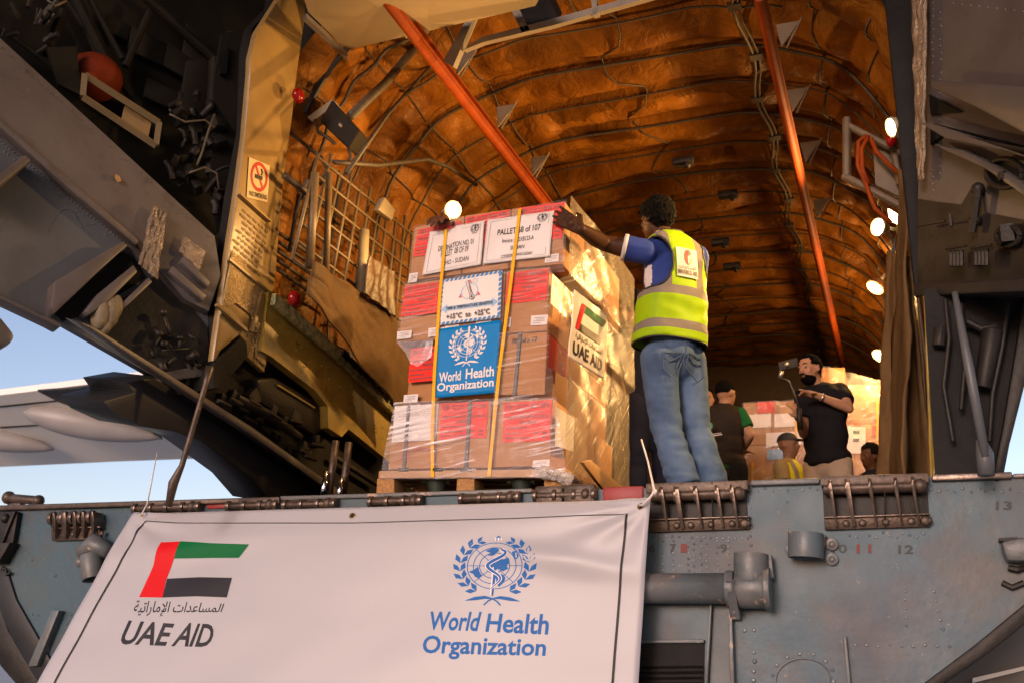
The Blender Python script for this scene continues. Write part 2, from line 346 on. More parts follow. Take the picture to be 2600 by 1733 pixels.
# ---------------------------------------------------------------- the aircraft
AC = empty('cargo_aircraft', (-1.6, 6.0, 0), 'large cargo aircraft seen from behind, rear doors open, brown quilted hold, blue grey ramp', 'aircraft')
XC, ZC, HW, HH, NE = -1.63, 3.60, 1.97, 2.04, 3.3
YA, YB = 4.72, 14.2
def prof(t, sc=1.0):
    """t 0..1 from the left floor edge over the ceiling to the right floor edge -> (x, z, nx, nz)"""
    wall = ZC - FLOOR; arc = 5.2; tot = 2 * wall + arc; s = t * tot
    if s < wall: return XC - HW, FLOOR + s, 1, 0
    if s > tot - wall: return XC + HW, FLOOR + (tot - s), -1, 0
    a = math.pi * (1 - (s - wall) / arc); c, q = math.cos(a), math.sin(a)
    x = HW * math.copysign(abs(c) ** (2 / NE), c); z = HH * abs(q) ** (2 / NE)
    nx = -math.copysign(abs(x / HW) ** (NE - 1), x) / HW; nz = -abs(z / HH) ** (NE - 1) / HH; l = math.hypot(nx, nz) or 1
    return XC + x, ZC + z, nx / l, nz / l
RIB = .47
def lin_pt(u, v, extra=0):
    x, z, nx, nz = prof(u); ya = YA + (.55 * max(0, 1 - u / .10) if u < .5 else .45 * min(1, max(0, (u - .55) / .15)))
    y = ya + (YB - ya) * v
    ph = ((y - YA) / RIB) % 1.0
    belly = (math.sin(math.pi * ph) ** .6) * .06
    k = u * 17 + .37 * math.sin(int((y - YA) / RIB) * 2.3); quilt = abs(math.sin(math.pi * k)) ** .5 * .04
    p = Vector((x, y, z))
    w = noise.noise(p * 2.1) * .05 + noise.noise(p * 5.3 + Vector((3, 1, 7))) * .03 + abs(noise.noise(p * 3.3 + Vector((9, 2, 1)))) * .05
    sag = .06 * max(0, -nz) * math.sin(math.pi * ph) * (.5 + noise.noise(Vector((u * 6, int((y - YA) / RIB), 0))))
    d = belly + quilt * math.sin(math.pi * ph) + w * (.35 + .65 * math.sin(math.pi * ph)) + sag - .10 + extra
    return p + Vector((nx, 0, nz)) * d
b = MB(); b.grid(lambda u, v: lin_pt(u, v), 230, 330)
lining = b.build('hold_lining', M['lining'], AC, smooth=True)
# ribs that press the blankets down, and the thin arched cables
for i, yy in enumerate([YA + RIB * k for k in range(1, 20)]):
    r = MB(); pts = []; u0_ = .06 + .1 * random.random() if i else .2; u1_ = .94 - .1 * random.random() if i > 1 else .6
    for k in range(61):
        u = u0_ + (u1_ - u0_) * k / 60; x, z, nx, nz = prof(u); w = .012 * math.sin(k * .9 + i * 1.7)
        pts.append(Vector((x + nx * (.012 + w * .4), yy + w, z + nz * (.012 + w * .4))))
    r.tube(pts, .009 if i % 2 else .014, 6)
    r.build('rib', M['wire'], lining, smooth=True)
for u in (.16, .22, .29, .36, .43, .50, .63, .70, .77, .84):      # stitched seams running forward, tied down at every rib
    b = MB(); pts = []
    for k in range(100):
        v = .015 + .97 * k / 99; pts.append(lin_pt(u + .002 * math.sin(k * .7 + u * 40), v, .010))
    b.tube(pts, .0065, 5); b.build('seam', M['wire'], lining, smooth=True)
c = MB(); pts = []
for k in range(48):
    y = YA + .1 + (YB - YA - .3) * k / 47; u = .565 + .004 * math.sin(k * 1.1); x, z, nx, nz = prof(u); pts.append(Vector((x + nx * .06, y, z + nz * .06)))
c.tube(pts, .012, 6); c.tube([p + Vector((.035, 0, 0)) for p in pts], .009, 6)
for k in range(1, 47, 3): c.box(pts[k] + Vector((.015, 0, .0)), (.09, .07, .03))
c.build('ceiling_cable', M['wire'], lining)
for (px, py), y in (((1735, 438), 7.2), ((1830, 640), 8.6), ((1860, 700), 9.3), ((1850, 520), 8.0)):
    p = PX(px, py, y=y); k = MB(); k.box(p + Vector((0, 0, .1)), (.17, .08, .06)); k.ball(p + Vector((.04, -.02, .05)), .03, 8, 5); k.build('ceiling_fitting', M['dark'], lining, bevel=.01)
# cargo floor, forward bulkhead and outer skin that keeps daylight out of the hold
b = MB(); b.box((XC, (YA + YB) / 2 + .1, FLOOR - .06), (4.3, YB - YA + .4, .12)); b.build('hold_floor', M['dark'], AC)
b = MB(); pts = [Vector((XC + (prof(k / 40)[0] - XC) * 1.03, YB - .25, ZC + (prof(k / 40)[1] - ZC) * 1.08)) for k in range(41)]; b.slab(pts, (0, .15, 0)); b.build('forward_bulkhead', M['dcanvas'], AC)
b = MB(); b.grid(lambda u, v: Vector((XC + (prof(u)[0] - XC) * 1.05, 5.2 + (YB - 5.2 + .3) * v, ZC + (prof(u)[1] - ZC) * 1.10)), 60, 8); b.build('fuselage_skin', M['skin_dark'], AC, smooth=True, solid=.03)
b = MB()
for k in range(5):
    y = 11.4 + .05 * k; b.box((-1.9 + .5 * k, 13.6, 4.75 + .08 * math.sin(k * 2)), (.42, .2, .28)); b.tube([(-2.6, 13.3, 4.4 + .1 * k), (.2, 13.3, 4.5 + .08 * k)], .03, 6)
b.build('winch_gear', M['dark'], AC, bevel=.02)
# unseen tail shell above the ramp and the photographer, shaped to block sky light
b = MB(); b.grid(lambda u, v: Vector((-1.8 - 4.3 * math.cos(math.pi * u), 5.0 - 10 * v, 3.7 + .8 * v + (3.3 + .9 * v) * math.sin(math.pi * u) ** .8)), 28, 10); b.build('tail_sky_shade', M['skin_dark'], AC, smooth=True, solid=.08)
b = MB(); n = 48; A_ = []; B_ = []
for k in range(n + 1):
    x, z, nx, nz = prof(.27 + .33 * k / n); A_.append(Vector((x + nx * .03, 4.93, z + nz * .03))); B_.append(Vector((XC + (x - XC) * 2.3, 4.98, ZC + (z - ZC) * (1.75 if z > ZC else 1.2))))
b.add(A_ + B_, [(k, k + 1, n + 2 + k, n + 1 + k) for k in range(n)]); b.build('aft_frame', M['dark'], AC, solid=.02)
# hoist rails with their triangular hangers
def hoist(p0, p1, w):
    r = MB(); p0, p1 = Vector(p0), Vector(p1)
    d = (p1 - p0).normalized(); s = d.cross(Vector((0, 0, 1))).normalized(); u = s.cross(d)
    for hh, ww, th in ((-.03, w, .018), (.035, w * .8, .014)):
        q = [p0 + s * ww / 2 + u * hh, p0 - s * ww / 2 + u * hh, p1 - s * ww / 2 + u * hh, p1 + s * ww / 2 + u * hh]; r.slab(q, u * th)
    q = [p0 + s * .008 - u * .012, p0 - s * .008 - u * .012, p1 - s * .008 - u * .012, p1 + s * .008 - u * .012]; r.slab(q, u * .047)
    r.tube([p0 - u * .035, p1 - u * .035], w * .42, 10)
    return r.build('hoist_rail', M['orange'], AC, smooth=False, bevel=.004)
R1 = hoist(PX(975, -20, z=5.03), PX(1400, 535, z=5.03), .085)
a, bb = PX(1928, -20, z=5.045), PX(2142, 935, z=5.045)
R2 = hoist(a, bb, .075)
for rail, lst in ((R1, ((1160, 200), (1265, 330), (1352, 455))), (R2, ((1985, 128), (2012, 290), (2045, 420), (2075, 560)))):
    for px, py in lst:
        p = PX(px, py, z=5.06); h = MB(); h.slab([p + Vector((.0, -.01, .02)), p + Vector((.12, .02, .21)), p + Vector((-.03, .02, .21))], (0, .012, 0)); h.tube([p + Vector((.03, -.01, 0)), p + Vector((.135, .01, .225))], .007, 6)
        h.build('rail_hanger', M['hanger'], rail)
# lamps
LAMPCOL = (1.0, .56, .19)
m_bulb = flat('lamp_glass_lit', (1.0, .74, .40), .3, emit=14)
def lamp(px, py, d, watt, face, r=.062, aim=None):
    p = PX(px, py, d=d); n = Vector(face).normalized(); a = n.orthogonal().normalized(); e = n.cross(a)
    cup = MB(); 
    for r0, r1, h0, h1 in ((r * 1.25, r * .5, 0, -.09), (r * 1.25, r * 1.12, 0, .012)):
        A = [p + (a * math.cos(q) + e * math.sin(q)) * r0 + n * h0 for q in [math.tau * k / 20 for k in range(20)]]; Bq = [p + (a * math.cos(q) + e * math.sin(q)) * r1 + n * h1 for q in [math.tau * k / 20 for k in range(20)]]
        cup.add(A + Bq, [(k, (k + 1) % 20, 20 + (k + 1) % 20, 20 + k) for k in range(20)])
    cup.tube([p - n * .09, p - n * .2 + Vector((0, .05, .02)), p - n * .3 + Vector((0, .12, .04))], .014, 8)
    o = cup.build('hold_lamp', M['bracket'], AC, smooth=True)
    g = MB(); g.ball(p - n * .012, (r * 1.02, r * 1.02, .03), 16, 8, rot=n.to_track_quat('Z', 'Y').to_matrix()); g.build('lamp_glass', m_bulb, o, smooth=True)
    l = bpy.data.lights.new('lamp_light', 'SPOT' if aim else 'POINT'); l.energy = watt; l.color = LAMPCOL; l.shadow_soft_size = .06
    q = bpy.data.objects.new('lamp_light', l); q.location = p + n * .16; SC.collection.objects.link(q)
    q.parent = o
    if aim: l.spot_size = math.radians(138); l.spot_blend = .7; q.rotation_euler = (-Vector(aim)).to_track_quat('Z', 'Y').to_euler()
    return p
lamp(1150, 533, 6.35, 38, (.75, -.6, -.35), .048)
lamp(2266, 323, 5.35, 150, (-.9, -.35, -.35), .046, (-1, -.30, -.32))
lamp(2230, 577, 7.5, 330, (-.75, -.75, -.15), .060, (-1, -.5, -.35))
lamp(2222, 730, 8.9, 34, (-.55, -.3, -.8), .068)
lamp(2235, 903, 10.4, 30, (-.5, -.4, -.8), .075)
# lit window slot by the second lamp, and the stowage bracket with orange hoses
w = MB(); w.slab([PX(2255, 530, y=6.6), PX(2285, 548, y=6.6), PX(2285, 570, y=6.6), PX(2258, 556, y=6.6)], (0, .02, 0)); w.build('lit_window', m_bulb, AC)
fr = MB(); 
for A, B_, wd in (((2150, 300), (2150, 455), .05), ((2150, 318), (2290, 390), .045), ((2140, 446), (2300, 530), .05), ((2262, 340), (2285, 470), .04)):
    fr.tube([PX(*A, y=6.2), PX(*B_, y=6.2)], wd * .6, 6)
fr.slab([PX(2215, 350, y=6.25), PX(2285, 380, y=6.25), PX(2285, 500, y=6.25), PX(2222, 470, y=6.25)], (0, .03, 0))
fr.build('stowage_bracket', M['hanger'], AC, bevel=.006)
for pts in (((2200, 345), (2180, 360), (2178, 420), (2200, 470), (2210, 500), (2222, 530), (2262, 565)), ((2212, 352), (2225, 385), (2280, 440)), ((2205, 345), (2188, 380), (2190, 430), (2206, 468))):
    h = MB(); q = [PX(*p, y=6.15) for p in pts]; h.tube(q, .015, 8); h.build('orange_hose', M['orange'], AC, smooth=True)
for px, py, kk in ((2263, 356, dict(y=6.1)), (757, 243, dict(x=-3.3)), (748, 758, dict(x=-3.2))):
    h = MB(); p = PX(px, py, **kk); h.ball(p, (.035, .05, .05), 10, 6); h.build('red_handle', M['redlens'], AC, smooth=True)
# right side of the hold near the door: padded curtain, dark edge, wall strip
def sheet(name, quad, m, parent, amp=.03, fq=6, nu=26, nv=50, th=.012, nrm=None, label=None, seed=0, pleat=0):
    Q = quadmap(*quad, nrm=nrm); b = MB()
    def fn(u, v):
        p = Q(u, v); q = Vector((u * fq, v * fq * .7, seed))
        h = noise.noise(q) * amp + abs(noise.noise(q * 2.1 + Vector((5, 3, 1)))) * amp * .6 + pleat * math.sin(u * 21 + 2.2 * noise.noise(q * .5))
        return Q(u, v, h)
    b.grid(fn, nu, nv); return b.build(name, m, parent, smooth=True, solid=th, label=label)
sheet('door_curtain', (PX(2232, 1240, y=5.5), PX(2372, 1240, y=5.2), PX(2318, 655, y=5.2), PX(2262, 640, y=5.5)), M['canvas'], AC, amp=.03, fq=4, pleat=.006)
sheet('foil_edge_strip', (PX(2262, 1240, y=5.45), PX(2296, 1240, y=4.9), PX(2310, 430, y=5.15), PX(2284, 430, y=5.3)), M['canvas'], AC, amp=.03, fq=5, nu=8)
b = MB(); b.slab([PX(*p, y=5.6) for p in ((2247, 760), (2262, 640), (2274, 600), (2262, 830), (2262, 1240), (2225, 1240), (2240, 1000))], (0, .05, 0)); b.build('wall_post', M['dark'], AC)
# left side: speaker case, grate, sheets, pipes
q = [PX(843, 252, y=4.86), PX(914, 330, y=4.86), PX(886, 378, y=4.86), PX(812, 308, y=4.86)]
o = MB().slab(q, (-.10, .30, .10)).build('speaker_case', M['speaker'], AC, bevel=.012)
MB().slab([PX(862, 312, y=4.85), PX(869, 318, y=4.85), PX(866, 324, y=4.85), PX(859, 318, y=4.85)], (0, .012, 0)).build('name_plate', M['bracket'], o)
MB().slab([PX(780, 298, y=4.9), PX(843, 252, y=4.9), PX(855, 262, y=4.9), PX(792, 310, y=4.9)], (-.08, .2, .08)).build('speaker_bracket', M['bracket'], o)
h = MB()
for pts in (((800, 305), (808, 335), (835, 352), (850, 365)), ((885, 378), (892, 400), (875, 415), (845, 410)), ((735, 335), (790, 380), (815, 400)), ((815, 400), (830, 430), (812, 470))):
    h.tube([PX(*p, y=4.88) for p in pts], .012, 6)
h.build('speaker_cable', M['wire'], o, smooth=True)
Q = quadmap(PX(742, 655, x=-3.22), PX(1022, 868, x=-3.22), PX(1046, 596, x=-3.22), PX(806, 398, x=-3.22)); gt = MB()
for k in range(11):
    u = k / 10; gt.tube([Q(u, -.02), Q(u, 1.0 + (.12 if k % 2 else .03))], .0125, 6)
for k in range(7):
    v = k / 6; gt.tube([Q(0, v), Q(1, v)], .011, 6)
gt.tube([PX(800, 440, x=-3.2), PX(786, 680, x=-3.2)], .03, 6); gt.tube([PX(836, 440, x=-3.2), PX(828, 690, x=-3.2)], .024, 6)
gt.build('stowage_grate', M['grate'], AC, smooth=True)
MB().slab([PX(962, 503, x=-3.15), PX(988, 535, x=-3.15), PX(980, 562, x=-3.15), PX(945, 535, x=-3.15)], (.05, 0, 0)).build('junction_box', M['bracket'], AC, bevel=.006)
h = MB(); h.tube([PX(722, 446, x=-3.3), PX(800, 505, x=-3.3), PX(862, 545, x=-3.3)], .022, 8); h.tube([PX(850, 412, x=-3.0), PX(960, 420, x=-3.0), PX(1085, 405, x=-3.0), PX(1140, 425, x=-3.0), PX(1210, 470, x=-3)], .016, 8)
for k in range(5): h.tube([PX(706, 590 + 24 * k, x=-3.46), PX(800, 655 + 24 * k, x=-3.46)], .013, 6)
for dx in (0, 16): h.tube([PX(780 + dx, 455, x=-3.28), PX(752 + dx, 540, x=-3.4), PX(734 + dx, 640, x=-3.45)], .014, 6)
h.tube([PX(1055, 120, x=-2.9), PX(980, 210, x=-2.9), PX(890, 295, x=-2.9)], .03, 8); h.tube([PX(1090, 172, x=-2.9), PX(985, 290, x=-2.9), PX(880, 440, x=-2.9)], .014, 6)
h.build('wall_pipes', M['wire'], AC, smooth=True)
p = PX(1060, 640, x=-3.1); MB().tube([PX(925, 585, x=-3.16), PX(918, 745, x=-3.16)], .035, 10).build('wall_cylinder', M['bracket'], AC, smooth=True)
sheet('canvas_cover', (PX(775, 745, x=-3.12), PX(1050, 1090, x=-3.12), PX(1045, 838, x=-3.08), PX(792, 662, x=-3.12)), M['canvas'], AC, amp=.022, fq=3, nu=50, nv=50, pleat=.010)
sheet('hanging_sheet', (PX(922, 745, x=-3.06), PX(1000, 805, x=-3.06), PX(998, 690, x=-3.06), PX(935, 650, x=-3.06)), M['dcanvas'], AC, amp=.012, fq=3, seed=4, pleat=.006)
# left sill of the opening
sl = [(682, 742), (861, 900), (1000, 1036), (1060, 1100), (1000, 1180), (885, 1088), (868, 1108), (834, 1086), (832, 1030), (800, 990), (690, 905), (664, 890)]
sill = MB(); sill.slab([PX(*p, x=-3.36) for p in sl], (-.06, 0, 0))
for k in range(40):
    u = random.random(); a = PX(690 + 300 * u, 790 + 280 * u + random.uniform(0, 60), x=-3.35); sill.dome(a, (1, 0, 0), .007)
sill.build('opening_sill', M['olive'], AC)
e = MB(); e.slab([PX(*p, x=-3.33) for p in ((690, 745), (861, 894), (1000, 1030), (1060, 1090), (1055, 1110), (990, 1052), (850, 915), (684, 775))], (.035, 0, 0)); e.build('sill_edge', M['green_drip'], AC, bevel=.006)
for k in range(8):
    u = k / 7; MB().slab([PX(868 + 130 * u, 890 + 118 * u, x=-3.28), PX(884 + 130 * u, 905 + 118 * u, x=-3.28), PX(880 + 130 * u, 918 + 118 * u, x=-3.28), PX(866 + 130 * u, 900 + 118 * u, x=-3.28)], (.02, 0, 0)).build('sill_latch', M['black'], AC)
# dark bay under the sill
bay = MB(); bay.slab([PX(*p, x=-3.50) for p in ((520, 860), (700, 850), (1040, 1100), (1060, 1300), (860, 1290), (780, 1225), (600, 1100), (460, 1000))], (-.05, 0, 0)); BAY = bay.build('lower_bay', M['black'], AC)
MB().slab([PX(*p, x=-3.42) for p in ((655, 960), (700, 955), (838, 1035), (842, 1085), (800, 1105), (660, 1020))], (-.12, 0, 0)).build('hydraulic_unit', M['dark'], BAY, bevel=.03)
MB().tube([PX(705, 977, x=-3.41), PX(798, 1034, x=-3.41)], .008, 6).build('edge_highlight', M['olive'], BAY)  # bright strip painting a highlight along the unit's edge
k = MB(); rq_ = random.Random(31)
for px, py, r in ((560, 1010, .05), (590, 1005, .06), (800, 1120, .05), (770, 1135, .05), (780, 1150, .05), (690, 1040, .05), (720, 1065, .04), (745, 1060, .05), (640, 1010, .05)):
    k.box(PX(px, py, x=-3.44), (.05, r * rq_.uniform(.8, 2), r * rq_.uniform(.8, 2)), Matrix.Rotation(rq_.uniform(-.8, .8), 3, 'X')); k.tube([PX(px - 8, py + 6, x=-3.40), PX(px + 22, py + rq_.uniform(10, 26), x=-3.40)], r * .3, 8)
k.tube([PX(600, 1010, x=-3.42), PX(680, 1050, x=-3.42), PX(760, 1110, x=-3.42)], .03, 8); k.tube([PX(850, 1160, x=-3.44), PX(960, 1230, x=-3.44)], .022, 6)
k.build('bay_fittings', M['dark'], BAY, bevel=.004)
k = MB(); k.slab([PX(*p, x=-3.5) for p in ((160, 805), (185, 822), (600, 1090), (850, 1268), (872, 1262), (610, 1075), (200, 818))], (.10, 0, -.03)); k.build('skin_edge', M['doorgrey'], AC, bevel=.01)
# belly fairing outside, its near black colour standing in for shade
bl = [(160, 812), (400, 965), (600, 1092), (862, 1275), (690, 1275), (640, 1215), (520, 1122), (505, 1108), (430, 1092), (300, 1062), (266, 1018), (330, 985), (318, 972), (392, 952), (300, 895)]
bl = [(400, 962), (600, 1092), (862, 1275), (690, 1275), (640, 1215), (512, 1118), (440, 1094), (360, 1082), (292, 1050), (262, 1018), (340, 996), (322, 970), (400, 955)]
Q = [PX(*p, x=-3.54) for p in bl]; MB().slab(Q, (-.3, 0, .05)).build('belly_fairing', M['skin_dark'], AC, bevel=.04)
# struts holding the doors and the ramp
def strut(pts, r, m='rust', name='door_strut', y=4.9):
    b = MB(); b.tube([PX(*p, y=y) for p in pts], r, 12); return b.build(name, M[m], AC, smooth=True)
strut(((533, 930), (522, 975), (462, 1180), (440, 1225), (428, 1285)), [.022, .0145, .0145, .025, .017], y=3.98)
strut(((853, 1118), (832, 1275)), .022, y=5.0); strut(((886, 1122), (868, 1275)), .022, y=5.0)
m_rod = flat('polished_rod', (.62, .66, .75), .12, metal=1)
for a_, b_ in (((828, 1195), (818, 1275)), ((866, 1215), (860, 1275)), ((2456, 1130), (2468, 1225))):
    MB().tube([PX(*a_, y=4.95), PX(*b_, y=4.95)], .016, 10).build('piston_rod', m_rod, AC, smooth=True)
strut(((2424, 742), (2460, 930), (2502, 1160)), [.012, .020, .018], 'panelgrey', y=4.36)
strut(((2490, 1115), (2500, 1150), (2504, 1206)), [.02, .034, .032], 'panelgrey', y=4.38)
strut(((2430, 1060), (2455, 1225)), .024, 'olive', y=5.0)
# ---------------------------------------------------------------- left clamshell door, built on a plane swung out from the opening
LD = (Vector((-3.4, 4.5, 0)), Vector((1, -.6, 0)).normalized())
def L(px, py, off=0): return PX(px, py, pl=(LD[0] + LD[1] * off, LD[1]))
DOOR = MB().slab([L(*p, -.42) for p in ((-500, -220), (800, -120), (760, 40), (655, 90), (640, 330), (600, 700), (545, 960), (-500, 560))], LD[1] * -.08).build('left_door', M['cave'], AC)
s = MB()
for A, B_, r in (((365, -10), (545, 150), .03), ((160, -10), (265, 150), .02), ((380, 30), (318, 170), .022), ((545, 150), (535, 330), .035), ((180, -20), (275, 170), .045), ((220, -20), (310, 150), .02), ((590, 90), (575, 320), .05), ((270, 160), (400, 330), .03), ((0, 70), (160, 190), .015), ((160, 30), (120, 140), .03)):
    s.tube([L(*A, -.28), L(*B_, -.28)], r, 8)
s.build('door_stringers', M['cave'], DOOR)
s = MB()
for px, py, w, h in ((330, 70, 90, 60), (420, 110, 70, 60), (370, 200, 80, 50), (470, 60, 60, 80), (270, 40, 60, 40)):
    s.slab([L(px, py, -.38), L(px + w, py + h * .8, -.38), L(px + w - 10, py + h * 1.7, -.38), L(px - 10, py + h, -.38)], LD[1] * .03)
s.slab([L(470, 160, -.36), L(530, 150, -.36), L(520, 300, -.36), L(440, 330, -.36)], LD[1] * .04)
s.build('door_panels', mat('shaded_olive_panel', (.018, .0155, .0105), (.012, .0105, .0075), 3, .7, spec=.2), DOOR, bevel=.01)  # panel colour takes in the shade of the recess
s = MB(); s.slab([L(*p, -.12) for p in ((560, 90), (640, 80), (612, 330), (580, 520), (545, 600), (530, 470), (540, 200))], LD[1] * .03); s.build('door_web', mat('shaded_olive_web', (.015, .013, .0095), (.010, .0085, .006), 4, .7, spec=.2), DOOR)  # web colour darkened for recess shade too
MB().slab([L(*p, -.08) for p in ((552, 150), (580, 118), (572, 190), (556, 192))], LD[1] * .02).build('dark_slot', M['black'], DOOR)
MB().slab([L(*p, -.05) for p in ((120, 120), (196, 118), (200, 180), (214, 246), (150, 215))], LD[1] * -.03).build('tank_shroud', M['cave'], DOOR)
# orange tank in a yellow-brown cradle frame
c = L(240, 196, -.22)
t_ = MB(); t_.ball(c, (.155, .155, .135), 22, 14); t_.tube([c + Vector((.11, -.12, -.1)), c + Vector((.15, -.16, -.13))], .03, 10)
t_.build('orange_tank', M['orange_tank'], DOOR, smooth=True)
fr = MB(); fp = [(215, 190), (404, 312), (396, 370), (210, 246)]
for i in range(4): fr.tube([L(*fp[i], .04), L(*fp[(i + 1) % 4], .04)], .022, 4)
fr.build('cradle_frame', M['bracket'] if False else mat('tan_frame_paint', (.17, .125, .06), (.12, .09, .045), 6, .55), DOOR)
MB().slab([L(*p, .0) for p in ((318, 268), (384, 312), (376, 352), (310, 303))], LD[1] * -.02).build('tan_panel', mat('tan_plate_paint', (.26, .175, .085), (.22, .15, .07), 6, .5), DOOR)
# clutter of door machinery: actuators, hoses, valves
rr = random.Random(3)
for i in range(26):
    px = rr.uniform(430, 560); py = rr.uniform(255, 520); k = MB()
    a = L(px, py, rr.uniform(-.25, -.02)); q = a + Vector((rr.uniform(-.09, .09), rr.uniform(-.05, .05), rr.uniform(-.14, .14))); k.tube([a, (a + q) / 2 + Vector((.01, 0, .012)), q], rr.uniform(.008, .03), 10); k.build('actuator', M['dark'], DOOR, bevel=.003)
for i in range(14):
    q = L(rr.uniform(440, 560), rr.uniform(260, 530), rr.uniform(-.2, -.05)); k = MB(); k.box(q, (rr.uniform(.03, .1), rr.uniform(.03, .1), rr.uniform(.03, .12)), Matrix.Rotation(rr.uniform(-1, 1), 3, 'Y') @ Matrix.Rotation(rr.uniform(-1, 1), 3, 'Z')); k.build('valve_block', M['dark'], DOOR, bevel=.004)
for i in range(14):
    a = L(rr.uniform(0, 170), rr.uniform(10, 120), -.2); k = MB(); k.tube([a, a + Vector((rr.uniform(-.1, .1), 0, rr.uniform(-.12, .12)))], rr.uniform(.006, .02), 8); k.build('actuator', M['dark'], DOOR)
m_hose = mat('grey_hose', (.09, .075, .05), None, 20, .5)
for pts in (((120, 0), (140, 16), (168, 2)), ((500, 420), (512, 390), (530, 330), (545, 290)), ((480, 440), (520, 425), (550, 440), (556, 480)), ((430, 290), (470, 310), (520, 305), (545, 325))):
    h = MB(); h.tube([L(*p, .02) for p in pts], .007, 6); h.build('door_hose', m_hose, DOOR, smooth=True)
# the big diagonal beam and the riveted panel under it
bm_ = MB(); bm_.slab([L(*p, .12) for p in ((-400, -275), (-60, 42), (270, 345), (545, 600), (560, 700), (530, 790), (470, 760), (345, 618), (170, 470), (-60, 270), (-400, -26))], LD[1] * -.10)
for u in [k / 46 for k in range(47)]:
    p0 = Vector((-20, 300)).lerp(Vector((340, 612)), u); bm_.dome(L(p0.x - 6, p0.y + 1, .125), LD[1], .006)
    p1 = Vector((-40, 65)).lerp(Vector((540, 590)), u); 
    if rr.random() < .5: bm_.dome(L(p1.x - 8, p1.y + 9, .125), LD[1], .006)
BEAM = bm_.build('door_beam', M['beam'], AC)
MB().slab([L(*p, .135) for p in ((293, 443), (303, 448), (308, 460), (298, 463), (291, 452))], LD[1] * .004).build('paint_chip', mat('bare_chip', (.36, .22, .09), None, 20, .5), BEAM)
s = MB(); s.slab([L(*p, .15) for p in ((-400, -48), (-400, -34), (172, 476), (345, 622), (358, 612), (182, 462))], LD[1] * -.05); s.build('beam_flange', M['beam'], BEAM, bevel=.008)
pn = MB(); pn.slab([L(*p, .04) for p in ((-400, -34), (172, 472), (352, 622), (545, 790), (540, 960), (410, 965), (160, 822), (-400, 562))], LD[1] * -.06)
for row in range(3):
    for u in [k / 40 for k in range(41)]:
        p0 = Vector((-10, 330 + 12 * row)).lerp(Vector((320, 602 + 12 * row)), u)
        if (row < 2 or rr.random() < .6): pn.dome(L(p0.x - 5 * row, p0.y + 4, .04), LD[1], .0065)
for i in range(30): pn.dome(L(120 + 3.0 * i, 590 - 60 * math.sin(i * .1), .04), LD[1], .006)
PAN = pn.build('lower_door_panel', M['panelgrey'], AC)
for g_ in ([(62, 392), (80, 405), (0, 470), (-50, 505), (-50, 470), (0, 440)], [(310, 612), (325, 622), (250, 690), (140, 795), (130, 780), (138, 715), (188, 685)], [(340, 672), (350, 690), (270, 770), (225, 800), (215, 790), (250, 745)], [(378, 704), (388, 715), (330, 770), (308, 788), (305, 775)]):
    MB().slab([L(*p, .17) for p in g_], LD[1] * -.14).build('gusset', M['beam'], PAN, bevel=.008)
MB().slab([L(*p, .055) for p in ((138, 790), (325, 625), (372, 705), (230, 795), (160, 815))], LD[1] * -.012).build('dark_web', M['black'], PAN)
MB().slab([L(*p, .055) for p in ((395, 700), (470, 760), (525, 830), (540, 950), (410, 960), (310, 900), (250, 850), (240, 810))], LD[1] * -.012).build('lower_web', M['dark'], PAN)
# crinkled foil plates on the beam end
sheet('foil_cover', (L(352, 672, .16), L(398, 712, .16), L(420, 545, .16), L(388, 520, .16)), M['foil'], BEAM, amp=.012, fq=9, nu=16, nv=40, th=.01)
sheet('foil_cover', (L(455, 640, .15), L(505, 690, .15), L(520, 640, .15), L(465, 600, .15)), M['foil'], BEAM, amp=.01, fq=7, nu=16, nv=20, th=.01)
for pts in ([(430, 690), (515, 765), (525, 750), (440, 675)], [(460, 665), (528, 730), (534, 715), (468, 650)]): MB().slab([L(*p, .17) for p in pts], LD[1] * -.06).build('edge_rail', M['beam'], BEAM, bevel=.006)
k = MB()
for px, py, rx in ((255, 800, .055), (278, 795, .06), (268, 822, .04), (290, 782, .05)): k.ball(L(px, py, .14), (rx, rx * .7, rx * 1.5), 10, 6)
k.build('rubber_bumper', mat('worn_rubber_bumper', (.20, .155, .09), (.12, .095, .06), 14, .6, bump=.4), PAN, smooth=True)
k = MB(); rr = random.Random(5)
for i in range(18):
    a = L(rr.uniform(390, 530), rr.uniform(830, 940), rr.uniform(.08, .16)); k.tube([a, a + Vector((rr.uniform(-.06, .06), 0, rr.uniform(-.07, .07)))], rr.uniform(.006, .022), 6)
k.tube([L(415, 795, .12), L(425, 830, .12), L(432, 850, .12)], .012, 6); k.ball(L(415, 793, .13), .02); k.tube([L(410, 890, .15), L(480, 885, .15)], .006, 6)
k.build('latch_gear', M['dark'], PAN, smooth=True)
MB().slab([L(*p, .1) for p in ((410, 945), (545, 920), (556, 950), (415, 968))], LD[1] * -.2).build('bottom_rail', M['doorgrey'], PAN, bevel=.01)
s = MB(); s.slab([L(*p, .12) for p in ((-400, 547), (140, 812), (158, 825), (150, 832), (125, 818), (-400, 570))], LD[1] * -.12); s.build('door_rim', M['doorgrey'], PAN, bevel=.01)
MB().slab([L(*p, .3) for p in ((-40, 790), (0, 800), (28, 835), (40, 852), (28, 868), (0, 885), (-40, 880))], LD[1] * -.1).build('door_stop', M['doorgrey'], AC, bevel=.02)
